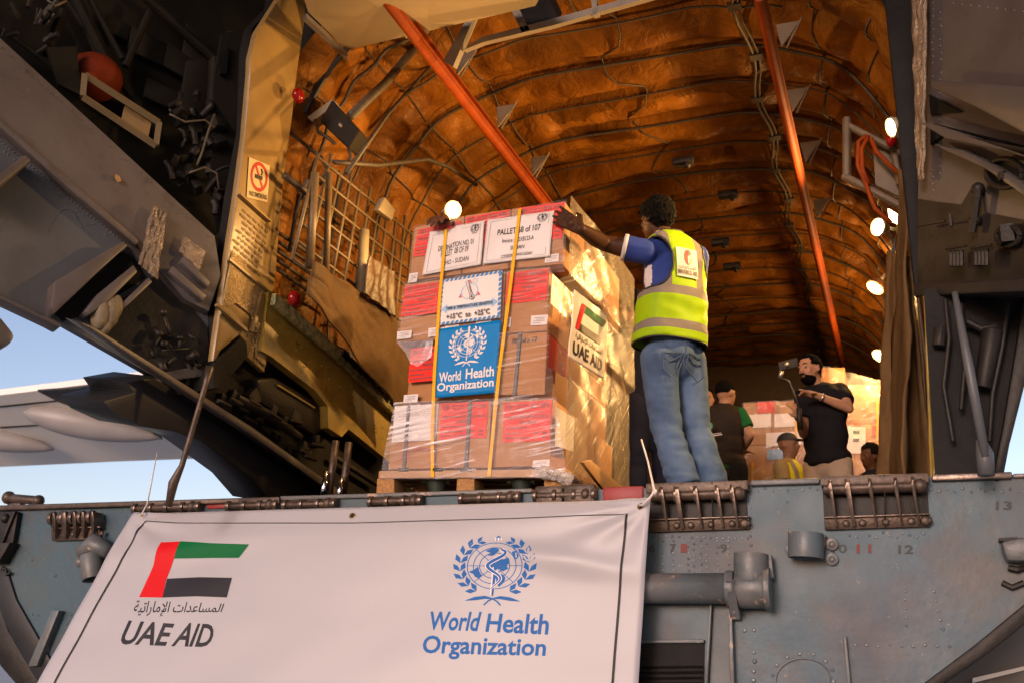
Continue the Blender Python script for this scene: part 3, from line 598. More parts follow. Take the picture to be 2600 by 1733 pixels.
# black seal and cream end frame of the opening, its inner face turned to the lamps
def P3(px, py, off=0): return PX(px, py, x=-3.40 + off)
MB().slab([P3(*p, -.05) for p in ((770, -40), (700, -40), (690, 20), (640, 72), (628, 130), (622, 330), (590, 500), (575, 620), (545, 800), (535, 960), (560, 960), (600, 800), (640, 600), (680, 300), (690, 120))], (-.06, 0, 0)).build('door_seal', M['black'], AC)
post = [(725, -30), (790, -30), (777, 30), (752, 200), (742, 300), (722, 440), (708, 600), (697, 730), (682, 760), (672, 945), (628, 905), (628, 870), (608, 850), (560, 890), (540, 930), (552, 840), (585, 610), (602, 500), (622, 350), (636, 190), (637, 150), (652, 85)]
POST = MB().slab([P3(*p) for p in post], (-.04, 0, 0)).build('opening_frame', M['cream'], AC, bevel=.006)
s = MB(); s.slab([P3(*p, .014) for p in ((560, 800), (592, 640), (610, 655), (682, 740), (690, 752), (676, 930), (650, 905), (655, 840), (640, 800), (600, 770))], (-.012, 0, 0)); s.build('foil_patch', M['cream_crinkle'], POST, bevel=.005)
for pts, m in (([(585, 655), (690, 742), (690, 748), (584, 661)], 'cream'), ([(555, 770), (630, 835), (628, 842), (553, 777)], 'cream'), ([(668, 740), (664, 750), (640, 840), (644, 843), (670, 770)], 'cream'), ([(612, 490), (690, 560), (689, 564), (611, 494)], 'cream')):
    MB().slab([P3(*p, .03) for p in pts], (-.022, 0, 0)).build('frame_strip', M[m], POST)
k = MB()
for i in range(60):
    u = rr.random(); k.dome(P3(560 + 100 * u + rr.uniform(-6, 6), 782 + 84 * u + rr.uniform(0, 14), .004), (1, 0, 0), .006)
for i in range(90): k.dome(P3(650 + rr.uniform(-12, 25), rr.uniform(770, 925), .02), (1, 0, 0), rr.uniform(.004, .009))
k.build('frame_rivets', M['cream'], POST)
MB().slab([P3(*p, .03) for p in ((612, 858), (626, 872), (628, 905), (560, 985), (540, 985), (545, 920), (580, 890))], (-.5, 0, -.05)).build('frame_recess', M['black'], AC)
# no smoking notice and the stencilled panel on the frame
Q = quadmap(P3(628, 500, .004), P3(676, 512, .004), P3(682, 425, .004), P3(634, 405, .004))
s = Art(); s.poly(rect2(-.05, -.02, 1.05, 1.05)); SIGN = s.lay('no_smoking_sign', Q, flat('sign_paper', (.55, .42, .24), .5), AC, h=.002)
s = Art(); s.strip(circ(.52, .62, .40, 36, ry=.36), .10, True); s.strip([(.30, .92), (.74, .32)], .08); s.lay('prohibition_ring', Q, M['redink'], SIGN, h=.004)
s = Art(); s.poly(rect2(.30, .55, .68, .66)); s.strip([(.62, .68), (.66, .76), (.60, .86)], .05); s.text('NO SMOKING', (.06, .04, .98, .17), .02); s.lay('lettering', Q, M['ink'], SIGN, h=.006)
Q = quadmap(P3(565, 640, .004), P3(672, 728, .004), P3(694, 585, .004), P3(600, 500, .004)); s = Art(); rr2 = random.Random(9)
v = .92
for r in range(9):
    u = .14 + rr2.uniform(0, .14)
    while u < .84:
        for l in range(rr2.randint(3, 8)):
            if u < .9: s.poly([(u, v - .05), (u + .016, v - .05), (u + .016, v - rr2.choice((0, 0, .012))), (u, v - rr2.choice((0, 0, .015)))]); u += .021
        u += .028
    v -= .096
s.strip([(.08, 0), (.08, .97), (.94, .97), (.94, 0), (.08, 0)], .006)
s.lay('stencil_text', Q, flat('faded_brown_stencil', (.22, .135, .05), .6), POST, h=.003)
# overhead: cream hatch edge, grey ladder frame
HP = (Vector((0, 4.7, 5.12)), Vector((0, .3, -.95)).normalized())
HT = MB().slab([PX(*p, pl=HP) for p in ((760, -40), (782, 32), (882, 128), (1360, 16), (1400, -60))], (0, -.02, .05)).build('overhead_hatch', mat('cream_hatch_paint', (.27, .215, .14), (.245, .195, .125), 1.5, .4), AC, bevel=.004)
MB().slab([PX(*p, pl=HP) + HP[1] * .004 for p in ((778, 32), (882, 129), (878, 140), (770, 40))], HP[1] * .03).build('hatch_edge', M['beam'], HT)
MB().slab([PX(*p, pl=HP) + HP[1] * .003 for p in ((900, -20), (1010, 50), (1030, 96), (1090, 84), (1080, -20))], HP[1] * .003).build('hatch_plate', mat('cream_patch_paint', (.30, .24, .155), None, 2, .4), HT)
f = MB()
for pts in (((1175, 128), (1225, 108), (1400, 66), (1700, -20), (1690, -32), (1395, 50), (1220, 95)), ((1290, 10), (1310, 8), (1345, 76), (1325, 82)), ((1500, -20), (1512, -20), (1518, 36), (1504, 40)), ((1125, 155), (1150, 170), (1205, 40), (1195, 30))):
    f.slab([PX(*p, y=4.8) for p in pts], (0, .06, .02))
f.build('ceiling_frame', mat('grey_frame_paint', (.20, .165, .125), (.16, .13, .1), 5, .45), AC)
MB().slab([PX(*p, y=4.86) for p in ((1305, 15), (1390, -10), (1420, 55), (1340, 76))], (0, .05, .1)).build('dark_hatch', M['black'], AC)
# ---------------------------------------------------------------- right door
RD = (Vector((.26, 4.9, 0)), Vector((-.6, -1, 0)).normalized() * 1.0)
RD = (RD[0], Vector((-.86, -.5, 0)).normalized())
def Rr(px, py, off=0): return PX(px, py, pl=(RD[0] + RD[1] * off, RD[1]))
pn = MB(); pn.slab([Rr(*p) for p in ((2335, -60), (2720, -60), (2720, 740), (2330, 745))], RD[1] * -.06); rr = random.Random(11)
for k in range(36):
    for cx in (2368, 2388): 
        if rr.random() < .85: pn.dome(Rr(cx + rr.uniform(-2, 2), 8 + 17 * k + (8 if cx > 2370 else 0)), RD[1], .007)
for k in range(9): pn.dome(Rr(2420 + 22 * k, 10 + 2.6 * k), RD[1], .007)
RPN = pn.build('right_door', M['doorgrey'], AC)
sheet('silver_edge_strip', (Rr(2332, 460, .05), Rr(2350, 460, .05), Rr(2356, -40, .05), Rr(2318, -40, .05)), mat('silver_foil_strip', (.34, .27, .2), (.24, .19, .14), 8, .25, metal=.5, bump=.8, bscale=50, bdist=.02), RPN, amp=.012, fq=14, nu=10, nv=60)
for pts, off in (([(2358, 203), (2720, 228), (2720, 330), (2600, 340), (2480, 275), (2365, 225)], .12), ([(2362, 322), (2400, 345), (2600, 385), (2720, 395), (2720, 440), (2600, 400), (2450, 350)], .10), ([(2365, 365), (2440, 380), (2520, 420), (2600, 470), (2600, 500), (2500, 430), (2400, 385)], .07)):
    MB().slab([Rr(*p, off) for p in pts], RD[1] * -.05).build('door_fold', M['doorgrey'], RPN, bevel=.012)
MB().slab([Rr(*p, .015) for p in ((2358, 240), (2440, 285), (2362, 290))], RD[1] * -.02).build('shadow_gap', M['black'], RPN)
MB().slab([Rr(*p, .02) for p in ((2362, 325), (2392, 345), (2362, 368))], RD[1] * -.02).build('shadow_gap', M['black'], RPN)
gr = MB(); gr.slab([Rr(*p, .012) for p in ((2330, 505), (2372, 512), (2440, 520), (2470, 470), (2490, 468), (2500, 540), (2600, 560), (2720, 590), (2720, 735), (2330, 745))], RD[1] * -.01); gr.build('greasy_lower_panel', mat('greasy_black_panel', (.012, .010, .009), (.026, .022, .02), 5, .5, bump=.2, spec=.2), RPN)
k = MB(); rr = random.Random(13)
for cx, cy in ((2428, 650), (2492, 648)):
    k.tube([Rr(cx - 26, cy - 18, .09), Rr(cx + 26, cy - 26, .09)], .006, 6)
    for q in range(4): k.tube([Rr(cx - 14 + 9 * q, cy - 14, .07), Rr(cx - 14 + 9 * q, cy + 26, .07)], .010, 6)
k.tube([Rr(2330, 574, .08), Rr(2400, 562, .08)], .006, 6); k.tube([Rr(2412, 545, .08), Rr(2415, 575, .08)], .008, 6)

for cx, cy, rad in ((2560, 600, 30), (2550, 440, 46)):
    k.tube([Rr(cx + rad * math.cos(math.tau * q / 20), cy + rad * .8 * math.sin(math.tau * q / 20), .04) for q in range(21)], .012, 8); k.slab([Rr(cx + rad * .9 * math.cos(math.tau * q / 20), cy + rad * .7 * math.sin(math.tau * q / 20), .012) for q in range(20)], RD[1] * .012)
k.box(Rr(2556, 596, .05), (.05, .05, .08)); k.tube([Rr(2545, 440, .06), Rr(2549, 458, .06)], .02, 8)
for p in ((2483, 480), (2475, 560)): k.ball(Rr(*p, .04), .03)
k.tube([Rr(2484, 482, .05), Rr(2468, 590, .05)], .018, 6)
k.build('latch_gear', M['dark'], RPN)
MB().slab([Rr(*p, .10) for p in ((2318, 722), (2720, 700), (2720, 735), (2318, 752))], RD[1] * -.22).build('bottom_rail', mat('dark_bottom_rail', (.022, .019, .018), (.03, .026, .024), 6, .45, spec=.3), RPN, bevel=.01)
MB().slab([PX(*p, y=5.05) for p in ((2242, -40), (2318, -40), (2322, 100), (2330, 300), (2345, 500), (2350, 740), (2325, 752), (2314, 660), (2300, 520), (2286, 400), (2270, 230))], (0, .05, 0)).build('door_seal', M['black'], AC, bevel=.01)
# dark bay under the right door with its curved skin edge
B2 = MB().slab([PX(*p, y=4.64) for p in ((2345, 735), (2700, 720), (2640, 790), (2590, 950), (2555, 1110), (2530, 1240), (2376, 1240))], (.02, .05, 0)).build('right_bay', M['black'], AC)  # flat black plate, its colour standing in for a deep bay's shade
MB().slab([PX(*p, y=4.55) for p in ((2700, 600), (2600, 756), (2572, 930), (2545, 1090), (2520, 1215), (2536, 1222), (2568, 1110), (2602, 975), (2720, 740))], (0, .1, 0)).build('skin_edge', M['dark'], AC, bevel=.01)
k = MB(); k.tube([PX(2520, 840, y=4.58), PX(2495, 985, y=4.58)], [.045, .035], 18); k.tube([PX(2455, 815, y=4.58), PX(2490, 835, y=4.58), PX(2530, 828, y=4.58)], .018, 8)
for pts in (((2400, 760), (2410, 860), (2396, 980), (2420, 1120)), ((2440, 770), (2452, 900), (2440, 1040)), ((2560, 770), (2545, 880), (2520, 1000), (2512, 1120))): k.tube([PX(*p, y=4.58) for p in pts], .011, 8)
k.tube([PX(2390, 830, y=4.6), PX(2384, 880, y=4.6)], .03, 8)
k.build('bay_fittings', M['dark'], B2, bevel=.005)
sheet('seal_strip', (PX(2362, 1235, y=4.85), PX(2385, 1235, y=4.85), PX(2362, 748, y=4.85), PX(2345, 748, y=4.64)), M['olive'], AC, amp=.015, fq=9, nu=6, nv=40)
# ---------------------------------------------------------------- wing far out on the left, with its fairings
WZ = 4.9
wing = MB(); WP = (PX(0, 1100, z=WZ), Vector((0, -.28, -1)).normalized())
wing.slab([PX(*p, pl=WP) for p in ((-500, 1040), (0, 1002), (392, 954), (560, 935), (900, 1140), (640, 1158), (300, 1170), (0, 1184), (-500, 1205))], (0, 0, .10))
WING = wing.build('wing', M['wing'], AC)
for A, B_ in (((0, 1032), (200, 1012)), ((0, 1085), (102, 1079)), ((-200, 1050), (0, 1032))):
    WQ = (WP[0] + WP[1] * .01, WP[1]); MB().slab([PX(A[0], A[1] - 2, pl=WQ), PX(B_[0], B_[1] - 2, pl=WQ), PX(B_[0], B_[1] + 1, pl=WQ), PX(A[0], A[1] + 2, pl=WQ)], (0, 0, .006)).build('flap_gap', M['ink'], WING)
def pod(a, b_, r, z=WZ - .28):
    WQ = (WP[0] + WP[1] * (WZ - z), WP[1]); A, B_ = PX(*a, pl=WQ), PX(*b_, pl=WQ); k = MB(); n = 14; d = B_ - A
    k.tube([A + d * (i / n) for i in range(n + 1)], [max(.01, r * math.sin(math.pi * (i / n) ** .8) ** .7) for i in range(n + 1)], 16)
    k.build('flap_fairing', M['pod'], WING, smooth=True)
pod((58, 1044), (408, 1112), .25, WZ - .12); pod((-160, 1085), (138, 1140), .22, WZ - .1)
k = MB(); k.slab([PX(*p, pl=(WP[0] + WP[1] * .06, WP[1])) for p in ((95, 992), (205, 984), (262, 1008), (405, 1100), (412, 1115), (330, 1086), (150, 1020))], (0, 0, .03)); k.slab([PX(*p, pl=(WP[0] + WP[1] * .05, WP[1])) for p in ((205, 983), (238, 978), (288, 1004), (262, 1010))], (0, 0, .03)); k.slab([PX(*p, pl=(WP[0] + WP[1] * .05, WP[1])) for p in ((318, 972), (345, 968), (338, 996), (270, 1010))], (0, 0, .03)); k.build('open_flap_bay', M['skin_dark'], WING)
# pale landing gear fairing low on the right
MB().slab([PX(*p, y=6.2) for p in ((2250, 1950), (2330, 1720), (2560, 1560), (2800, 1400), (2800, 1950))], (0, .3, 0)).build('gear_fairing', M['panelgrey'], AC, bevel=.02)
MB().slab([PX(*p, y=6.1) for p in ((2470, 1720), (2600, 1690), (2600, 1700), (2470, 1732))], (0, .06, 0)).build('fairing_strip', M['wing'], AC)
def ramp_mat():
    m = mat('ramp_paint', (.022, .066, .090), (.048, .076, .088), 1.1, .5, bump=.22, bscale=26, wear=(.26, .22, .17), wscale=13, c3=(.030, .080, .112), rvar=.14, wmin=.68)
    t = m.node_tree; N = t.nodes; L_ = t.links; b = N['Principled BSDF']; src = b.inputs['Base Color'].links[0].from_socket
    tc = N.new('ShaderNodeTexCoord')
    for sc, lo, hi, col, amt in ((1.7, .50, .68, (.085, .055, .036), .75), (5.5, .54, .72, (.070, .045, .030), .6), (.8, .52, .7, (.035, .062, .10), .7), (38, .66, .72, (.20, .17, .13), .8)):
        n = N.new('ShaderNodeTexNoise'); n.inputs['Scale'].default_value = sc; n.inputs['Detail'].default_value = 8; n.inputs['Roughness'].default_value = .62; L_.new(tc.outputs['Object'], n.inputs['Vector'])
        r = N.new('ShaderNodeMapRange'); r.inputs[1].default_value = lo; r.inputs[2].default_value = hi; r.inputs[4].default_value = amt; L_.new(n.outputs[0], r.inputs[0])
        mx = N.new('ShaderNodeMix'); mx.data_type = 'RGBA'; L_.new(r.outputs[0], mx.inputs[0]); L_.new(src, mx.inputs[6]); mx.inputs[7].default_value = (*col, 1); src = mx.outputs[2]
    L_.new(src, b.inputs['Base Color']); return m
# ---------------------------------------------------------------- ramp: its end face, hinges, pipes, louvre, stencils
def Y(px, py, off=0): return PX(px, py, y=YR - off)
FN = Vector((0, -1, 0))
top = [(-120, 1290), (0, 1285), (340, 1276), (1000, 1257), (1650, 1238), (2110, 1216), (2600, 1203), (2760, 1199)]
arc = [(2760, 1380), (2600, 1548), (2480, 1640), (2340, 1745), (2100, 1860), (1230, 1960), (400, 1880), (120, 1745), (50, 1620), (0, 1490), (-60, 1330)]
rp = MB(); rp.slab([Y(*p) for p in top + arc], (0, .30, 0)); rr = random.Random(21)
def rv(px, py, r=.0075): rp.dome(Y(px + rr.uniform(-1.5, 1.5), py + rr.uniform(-1.5, 1.5)), FN, r * rr.uniform(.75, 1.0), 1 if rr.random() < .55 else 0)
for k in range(12): rv(1905 + 19 * k, 1241 - .5 * k + (6 if k % 2 else 0)); rv(2365 + 20 * k, 1240 + (7 if k % 2 else 0))
for k in range(16): rv(1660 + 16 * k, 1360 + .4 * k)
for cx in (1683, 1710, 1748, 1762, 1780, 1795, 1822, 1850):
    for k in range(6): rv(cx, 1372 + 15 * k + (6 if cx in (1762, 1795) else 0))
for k in range(7): rv(1906, 1288 + 24 * k); rv(1999, 1250 + 24 * k, .006)
for k in range(13): rv(2140 + 17 * k, 1352 + 5 * (k % 3)); 
for k in range(9): rv(2170 + 30 * k, 1635 + 3 * (k % 3), .008)
for k in range(9): a = math.radians(200 - 26 * k); rv(2040 + 78 * math.cos(a), 1720 - 62 * math.sin(a), .010)
for k in range(5): rv(1915, 1655 + 24 * k, .011); rv(1890 + 24 * (k % 2), 1600, .009); rv(1850, 1600 + 26 * k, .007); rv(2300, 1500 + 22 * k, .007); rv(2370 + 6 * k, 1500 + 24 * k, .008)
for p in ((80, 1420), (140, 1460), (250, 1465), (82, 1560), (97, 1560), (38, 1560), (290, 1480), (60, 1330), (307, 1298), (320, 1310)): rv(*p, .010)
for k in range(5): rv(180 - 9 * k, 1560 + 22 * k, .010)
RAMP = rp.build('loading_ramp', [ramp_mat(), mat('rivet_glint', (.10, .115, .12), (.06, .08, .09), 40, .35, metal=.2)], AC)  # second, lighter rivet colour paints glints on some of them
b = MB(); b.box((-1.9, 6.0, FLOOR - .05), (4.2, 2.7, .10)); b.build('ramp_floor', M['dark'], AC)
# top capping, red painted lengths, rounded brown edge covers
def strip(px0, px1, h0, h1, m, name, out=.03, bev=.006, back=.10):
    """a length of trim along the ramp's top edge; h in pixels below the edge line"""
    e = lambda x: 1285 - .0312 * x if x < 1650 else 1233.5 - .0325 * (x - 1650)
    q = [Y(px0, e(px0) + h0, out), Y(px1, e(px1) + h0, out), Y(px1, e(px1) + h1, out), Y(px0, e(px0) + h1, out)]
    return MB().slab(q, (0, out + back, 0)).build(name, m, RAMP, bevel=bev)
strip(-100, 640, -4, 9, M['rust'], 'edge_cover', .035); strip(604, 708, -4, 14, M['rust'], 'edge_cover', .04)
strip(524, 588, -1, 22, M['red'], 'red_panel', .012); strip(1530, 1632, -2, 36, M['red'], 'red_panel', .014)
strip(1356, 1428, -10, 42, M['rust'], 'edge_cover', .045, .012); strip(1430, 1510, -12, 40, M['rust'], 'edge_cover', .048, .012)
strip(710, 1350, -5, 6, M['blue_worn'], 'edge_cover', .02); strip(1905, 2080, -8, 6, M['blue_worn'], 'edge_cover', .03); strip(2366, 2570, -8, 9, M['steel'], 'edge_cover', .03); strip(2572, 2700, -3, 8, M['blue_worn'], 'edge_cover', .02)
# short pin hinges showing above the banner
def pinhinge(px0, px1, py, h=26):
    """knuckles of a hinge: dark pin, bright washers, end lug"""
    b = MB(); e = lambda x: py - .0312 * (x - px0); n = max(2, int((px1 - px0) / 38)); w = (px1 - px0) / n
    b.tube([Y(px0, e(px0), .03), Y(px1, e(px1), .03)], .021, 10)
    b.slab([Y(px0, e(px0) - h * .5), Y(px1, e(px1) - h * .5), Y(px1, e(px1) + h * .75), Y(px0, e(px0) + h * .75)], (0, -.012, 0))
    for k in range(n + 1): 
        x = px0 + w * k; b.tube([Y(x - 5, e(x), .03), Y(x + 5, e(x), .03)], .031, 12, mi=1)
    b.ball(Y(px1 - w * .4, e(px1), .03), (.03, .03, .034), 10, 6)
    return b.build('hinge', [M['rust'], M['steel']], RAMP, smooth=False, bevel=.003)
for a in ((345, 505, 1290), (582, 702, 1284), (725, 850, 1281), (942, 1068, 1273), (1172, 1316, 1265), (1360, 1508, 1258)): pinhinge(*a)
# big exposed hinge brackets: back plate, capped top, bent ribs, pin and bolted foot
def bracket(x0, x1, yt, yb, ribs, lean=14, slope=-.033, cap=True, seam=None):
    b = MB(); e = lambda x: slope * (x - x0)
    q = lambda x, y, o: Y(x, y + e(x), o)
    if cap: b.slab([q(x0 - 4, yt, .075), q(x1 + 4, yt, .075), q(x1 + 4, yt + 24, .075), q(x0 - 4, yt + 24, .075)], (0, .16, 0))
    b.slab([q(x0, yt + 20, .008), q(x1, yt + 20, .008), q(x1 + 6, yb, .008), q(x0 + 6, yb, .008)], (0, .03, 0), mi=2)  # back plate in near black, painting the shaded voids between ribs
    b.slab([q(x0 + 4, yb - 32, .035), q(x1 + 8, yb - 32, .035), q(x1 + 8, yb, .024), q(x0 + 8, yb, .024)], (0, .03, 0))
    b.slab([q(x0 + 4, yb - 34, .055), q(x1 + 8, yb - 34, .055), q(x1 + 8, yb - 30, .055), q(x0 + 4, yb - 30, .055)], (0, .05, 0), mi=1)
    b.tube([q(x0 + 3, yt + 33, .055), q(x1 - 3, yt + 33, .055)], .026, 12)
    for i, x in enumerate(ribs):
        w = 5 if i != 1 else 9
        b.slab([q(x, yt + 16, .105), q(x + w, yt + 16, .105), q(x + w + 3, yt + 38, .10), q(x + w + lean, yb - 6, .045), q(x + lean, yb - 6, .045), q(x, yt + 38, .10)], (0, .09, 0), mi=1)
        b.tube([q(x - 2, yt + 31, .058), q(x + w + 2, yt + 31, .058)], .040, 12, mi=1)
        b.dome(q(x + lean + 26, yb - 15, .036), FN, .017)
    b.dome(q(x1 - 4, yb - 15, .036), FN, .024); b.ball(q(x1 - 18, yt + 32, .06), (.034, .03, .034), 10, 6)
    if seam: b.slab([q(seam, yt - 1, .078), q(seam + 3, yt - 1, .078), q(seam + 5, yb, .04), q(seam + 2, yb, .04)], (0, .02, 0), mi=2)
    return b.build('hinge', [M['rust'], M['steel'], M['dark']], RAMP, bevel=.003)
bracket(1644, 1894, 1226, 1350, [1678, 1714, 1765, 1819, 1857], seam=1806)
bracket(2088, 2354, 1208, 1344, [2106, 2148, 2207, 2272, 2316], lean=16, seam=2244)
bracket(126, 244, 1284, 1372, [132, 156, 184, 206, 230], lean=2, cap=False)
b = MB(); b.slab([Y(0, 1298, .01), Y(55, 1300, .01), Y(42, 1380, .01), Y(0, 1385, .01)], (0, -.03, 0)); b.slab([Y(50, 1300), Y(58, 1300), Y(24, 1385), Y(14, 1385)], (0, -.06, 0)); b.ball(Y(15, 1315, .04), .03, 8, 6); b.build('hinge', M['dark'], RAMP, bevel=.005)
b = MB(); b.slab([Y(-20, 1385), Y(52, 1380), Y(24, 1430), Y(-20, 1432)], (0, -.08, 0)); b.tube([Y(14, 1440, .02), Y(18, 1458, .02), Y(28, 1452, .02)], .01, 6); b.dome(Y(8, 1443), FN, .02); b.build('hook_bracket', M['dark'], RAMP, bevel=.008)
def ring(b, pts, r0, r1, mi=0):
    pass
def cup(c0, c1, r, wall=.010, m='blue_worn', name='socket', out=.07):
    """an open-ended pipe socket standing on the face"""
    a, e = Y(*c0, out), Y(*c1, out); b = MB(); d = (e - a).normalized(); n = 20
    u = d.orthogonal().normalized(); v = d.cross(u); R = lambda p, q: [p + (u * math.cos(math.tau * k / n) + v * math.sin(math.tau * k / n)) * q for k in range(n)]
    rings = R(a, r) + R(e, r) + R(e, r - wall) + R(a + d * .004, r - wall)
    b.add(rings, [(j * n + k, j * n + (k + 1) % n, ((j + 1) % 4) * n + (k + 1) % n, ((j + 1) % 4) * n + k) for j in range(4) for k in range(n)])
    return b.build(name, M[m], RAMP, smooth=False, bevel=.002)
# long pipe with its strapped end fitting
b = MB(); b.tube([Y(1200, 1492, .085), Y(1862, 1492, .085)], .066, 20); b.build('ramp_pipe', M['blue_worn'], RAMP, smooth=True)
b = MB(); b.tube([Y(1868, 1494, .085), Y(1880, 1494, .085), Y(1942, 1494, .085)], [.07, .082, .082], 20); b.tube([Y(1942, 1494, .085), Y(1958, 1494, .085)], .092, 20); b.slab([Y(1952, 1410, .03), Y(1962, 1410, .03), Y(1968, 1470, .03), Y(1954, 1470, .03)], (0, -.05, 0)); b.build('pipe_fitting', M['blue_worn'], RAMP, bevel=.004)
cup((1906, 1476), (1906, 1404), .073, .012, 'blue_worn', 'pipe_socket', .095)
b = MB(); b.slab([Y(1842, 1470, .16), Y(1866, 1470, .16), Y(1872, 1535, .15), Y(1880, 1560, .04), Y(1880, 1572, .04), Y(1854, 1572, .04), Y(1850, 1535, .15)], (0, .04, 0)); b.tube([Y(1844, 1492, .085), Y(1866, 1492, .085)], .076, 18); b.dome(Y(1866, 1553, .05), FN, .02); b.build('pipe_strap', M['blue_worn'], RAMP, bevel=.004)
cup((2046, 1352), (2046, 1416), .075, .010, 'blue_worn', 'drain_socket', .075)
for p in ((2010, 1395), (2112, 1380), (2112, 1418)): b = MB(); b.tube([Y(p[0], p[1], .0), Y(p[0], p[1], .022)], .028, 14); b.dome(Y(p[0], p[1], .022), FN, .016); b.build('socket_bolt', M['blue_worn'], RAMP, bevel=.004)
b = MB(); b.slab([Y(2080, 1356), Y(2100, 1360), Y(2095, 1400), Y(2080, 1410)], (0, -.03, 0)); b.build('socket_lug', M['rust'], RAMP, bevel=.003)
cup((238, 1470), (232, 1408), .062, .012, 'blue_worn', 'drain_socket', .08)
b = MB(); b.tube([Y(205, 1402, .07), Y(240, 1380, .07), Y(278, 1400, .07)], [.045, .06, .04], 14); b.dome(Y(200, 1425, .01), FN, .03); b.build('socket_hood', M['blue_worn'], RAMP, smooth=True)
b = MB(); b.slab([Y(2535, 1378), Y(2640, 1362), Y(2640, 1430), Y(2552, 1430)], (0, -.09, 0)); b.build('side_box', M['blue_worn'], RAMP, bevel=.02)
b = MB(); b.slab([Y(2535, 1368), Y(2580, 1366), Y(2585, 1374), Y(2535, 1376)], (0, -.05, 0)); b.tube([Y(2560, 1440, .02), Y(2585, 1445, .03), Y(2600, 1440, .02)], .012, 6); b.tube([Y(2545, 1478, .01), Y(2570, 1490, .02), Y(2600, 1478, .02)], .012, 6); b.build('side_hook', M['dark'], RAMP)
# louvre opening and flanged ribs low on the face
b = MB(); b.slab([Y(1600, 1632, .012), Y(1788, 1632, .012), Y(1786, 1760, .012), Y(1600, 1760, .012)], (0, .004, 0)); LV = b.build('louvre_opening', M['black'], RAMP)
b = MB()
for k in range(7): y0 = 1690 + 14 * k; b.slab([Y(1604, y0, .012), Y(1784, y0 - 2, .012), Y(1784, y0 + 3, .03), Y(1604, y0 + 5, .03)], (0, .006, 0))
b.build('louvre_slat', M['dark'], RAMP)
for pts, th in (([(1806, 1535), (1812, 1535), (1800, 1760), (1792, 1760)], .05), ([(1854, 1545), (1862, 1545), (1870, 1760), (1858, 1760)], .05), ([(2142, 1615), (2150, 1615), (2164, 1760), (2154, 1760)], .03), ([(1600, 1626), (1790, 1622), (1790, 1632), (1600, 1632)], .03), ([(148, 1548), (166, 1550), (110, 1690), (88, 1690)], .05)):
    MB().slab([Y(*p) for p in pts], FN * th).build('flange', M['blue_worn'], RAMP, bevel=.004)
b = MB(); b.slab([Y(1812, 1545, .01), Y(1858, 1545, .01), Y(1866, 1760, .01), Y(1800, 1760, .01)], (0, .006, 0)); b.build('doubler_plate', M['blue_grey'], RAMP)
b = MB(); pts = [Y(2040 + 70 * math.cos(math.radians(a)), 1725 - 55 * math.sin(math.radians(a)), .004) for a in range(185, -10, -12)]; b.tube(pts, .004, 5); b.build('access_cover', M['blue_worn'], RAMP)
# dark rims along the curved lower edges
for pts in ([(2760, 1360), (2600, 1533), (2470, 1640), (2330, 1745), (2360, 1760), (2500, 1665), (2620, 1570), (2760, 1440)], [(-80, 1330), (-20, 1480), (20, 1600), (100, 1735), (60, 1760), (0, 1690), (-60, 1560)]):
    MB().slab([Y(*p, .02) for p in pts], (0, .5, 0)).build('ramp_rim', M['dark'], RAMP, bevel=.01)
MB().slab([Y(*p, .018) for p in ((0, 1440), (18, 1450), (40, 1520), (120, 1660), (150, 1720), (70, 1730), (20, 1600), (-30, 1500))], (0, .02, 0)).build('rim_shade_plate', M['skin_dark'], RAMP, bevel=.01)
# station numbers
m_sk = flat('worn_black_stencil', (.032, .040, .042), .6); m_sr = flat('worn_red_stencil', (.14, .025, .02), .6)
Q = quadmap(Y(1600, 1500), Y(2600, 1500), Y(2600, 1200), Y(1600, 1200)); U = lambda px, py: ((px - 1600) / 1000, 1 - (py - 1200) / 300)
for tx, px, py, red in (('6', 1664, 1393, 0), ('7', 1722, 1393, 0), ('9', 1862, 1393, 0), ('10', 2165, 1394, 0), ('11', 2225, 1394, 1), ('12', 2327, 1396, 0), ('13', 2555, 1284, 0), ('', 1753, 1393, 1)):
    w_ = 9 * max(1, len(tx)); u0, v0 = U(px - w_, py + 11); u1, v1 = U(px + w_, py - 11); s = Art()
    if tx: s.text(tx, (u0, v0, u1, v1), .02)
    else: s.poly(rect2(u0, v0, u1, v1))
    s.lay('station_number', Q, m_sr if red else m_sk, RAMP, h=.003)
# latch roller standing on the far left end of the ramp
b = MB(); b.tube([PX(12, 1262, y=5.0), PX(105, 1270, y=5.0)], .03, 12); b.ball(PX(22, 1262, y=5.0), .045, 10, 6); b.ball(PX(98, 1270, y=5.0), .04, 10, 6); b.slab([PX(22, 1268, y=5), PX(50, 1268, y=5), PX(52, 1292, y=5), PX(14, 1292, y=5)], (0, .05, 0)); b.slab([PX(75, 1275, y=5), PX(100, 1275, y=5), PX(102, 1292, y=5), PX(72, 1292, y=5)], (0, .05, 0)); b.build('latch_roller', M['rust'], AC, bevel=.005)
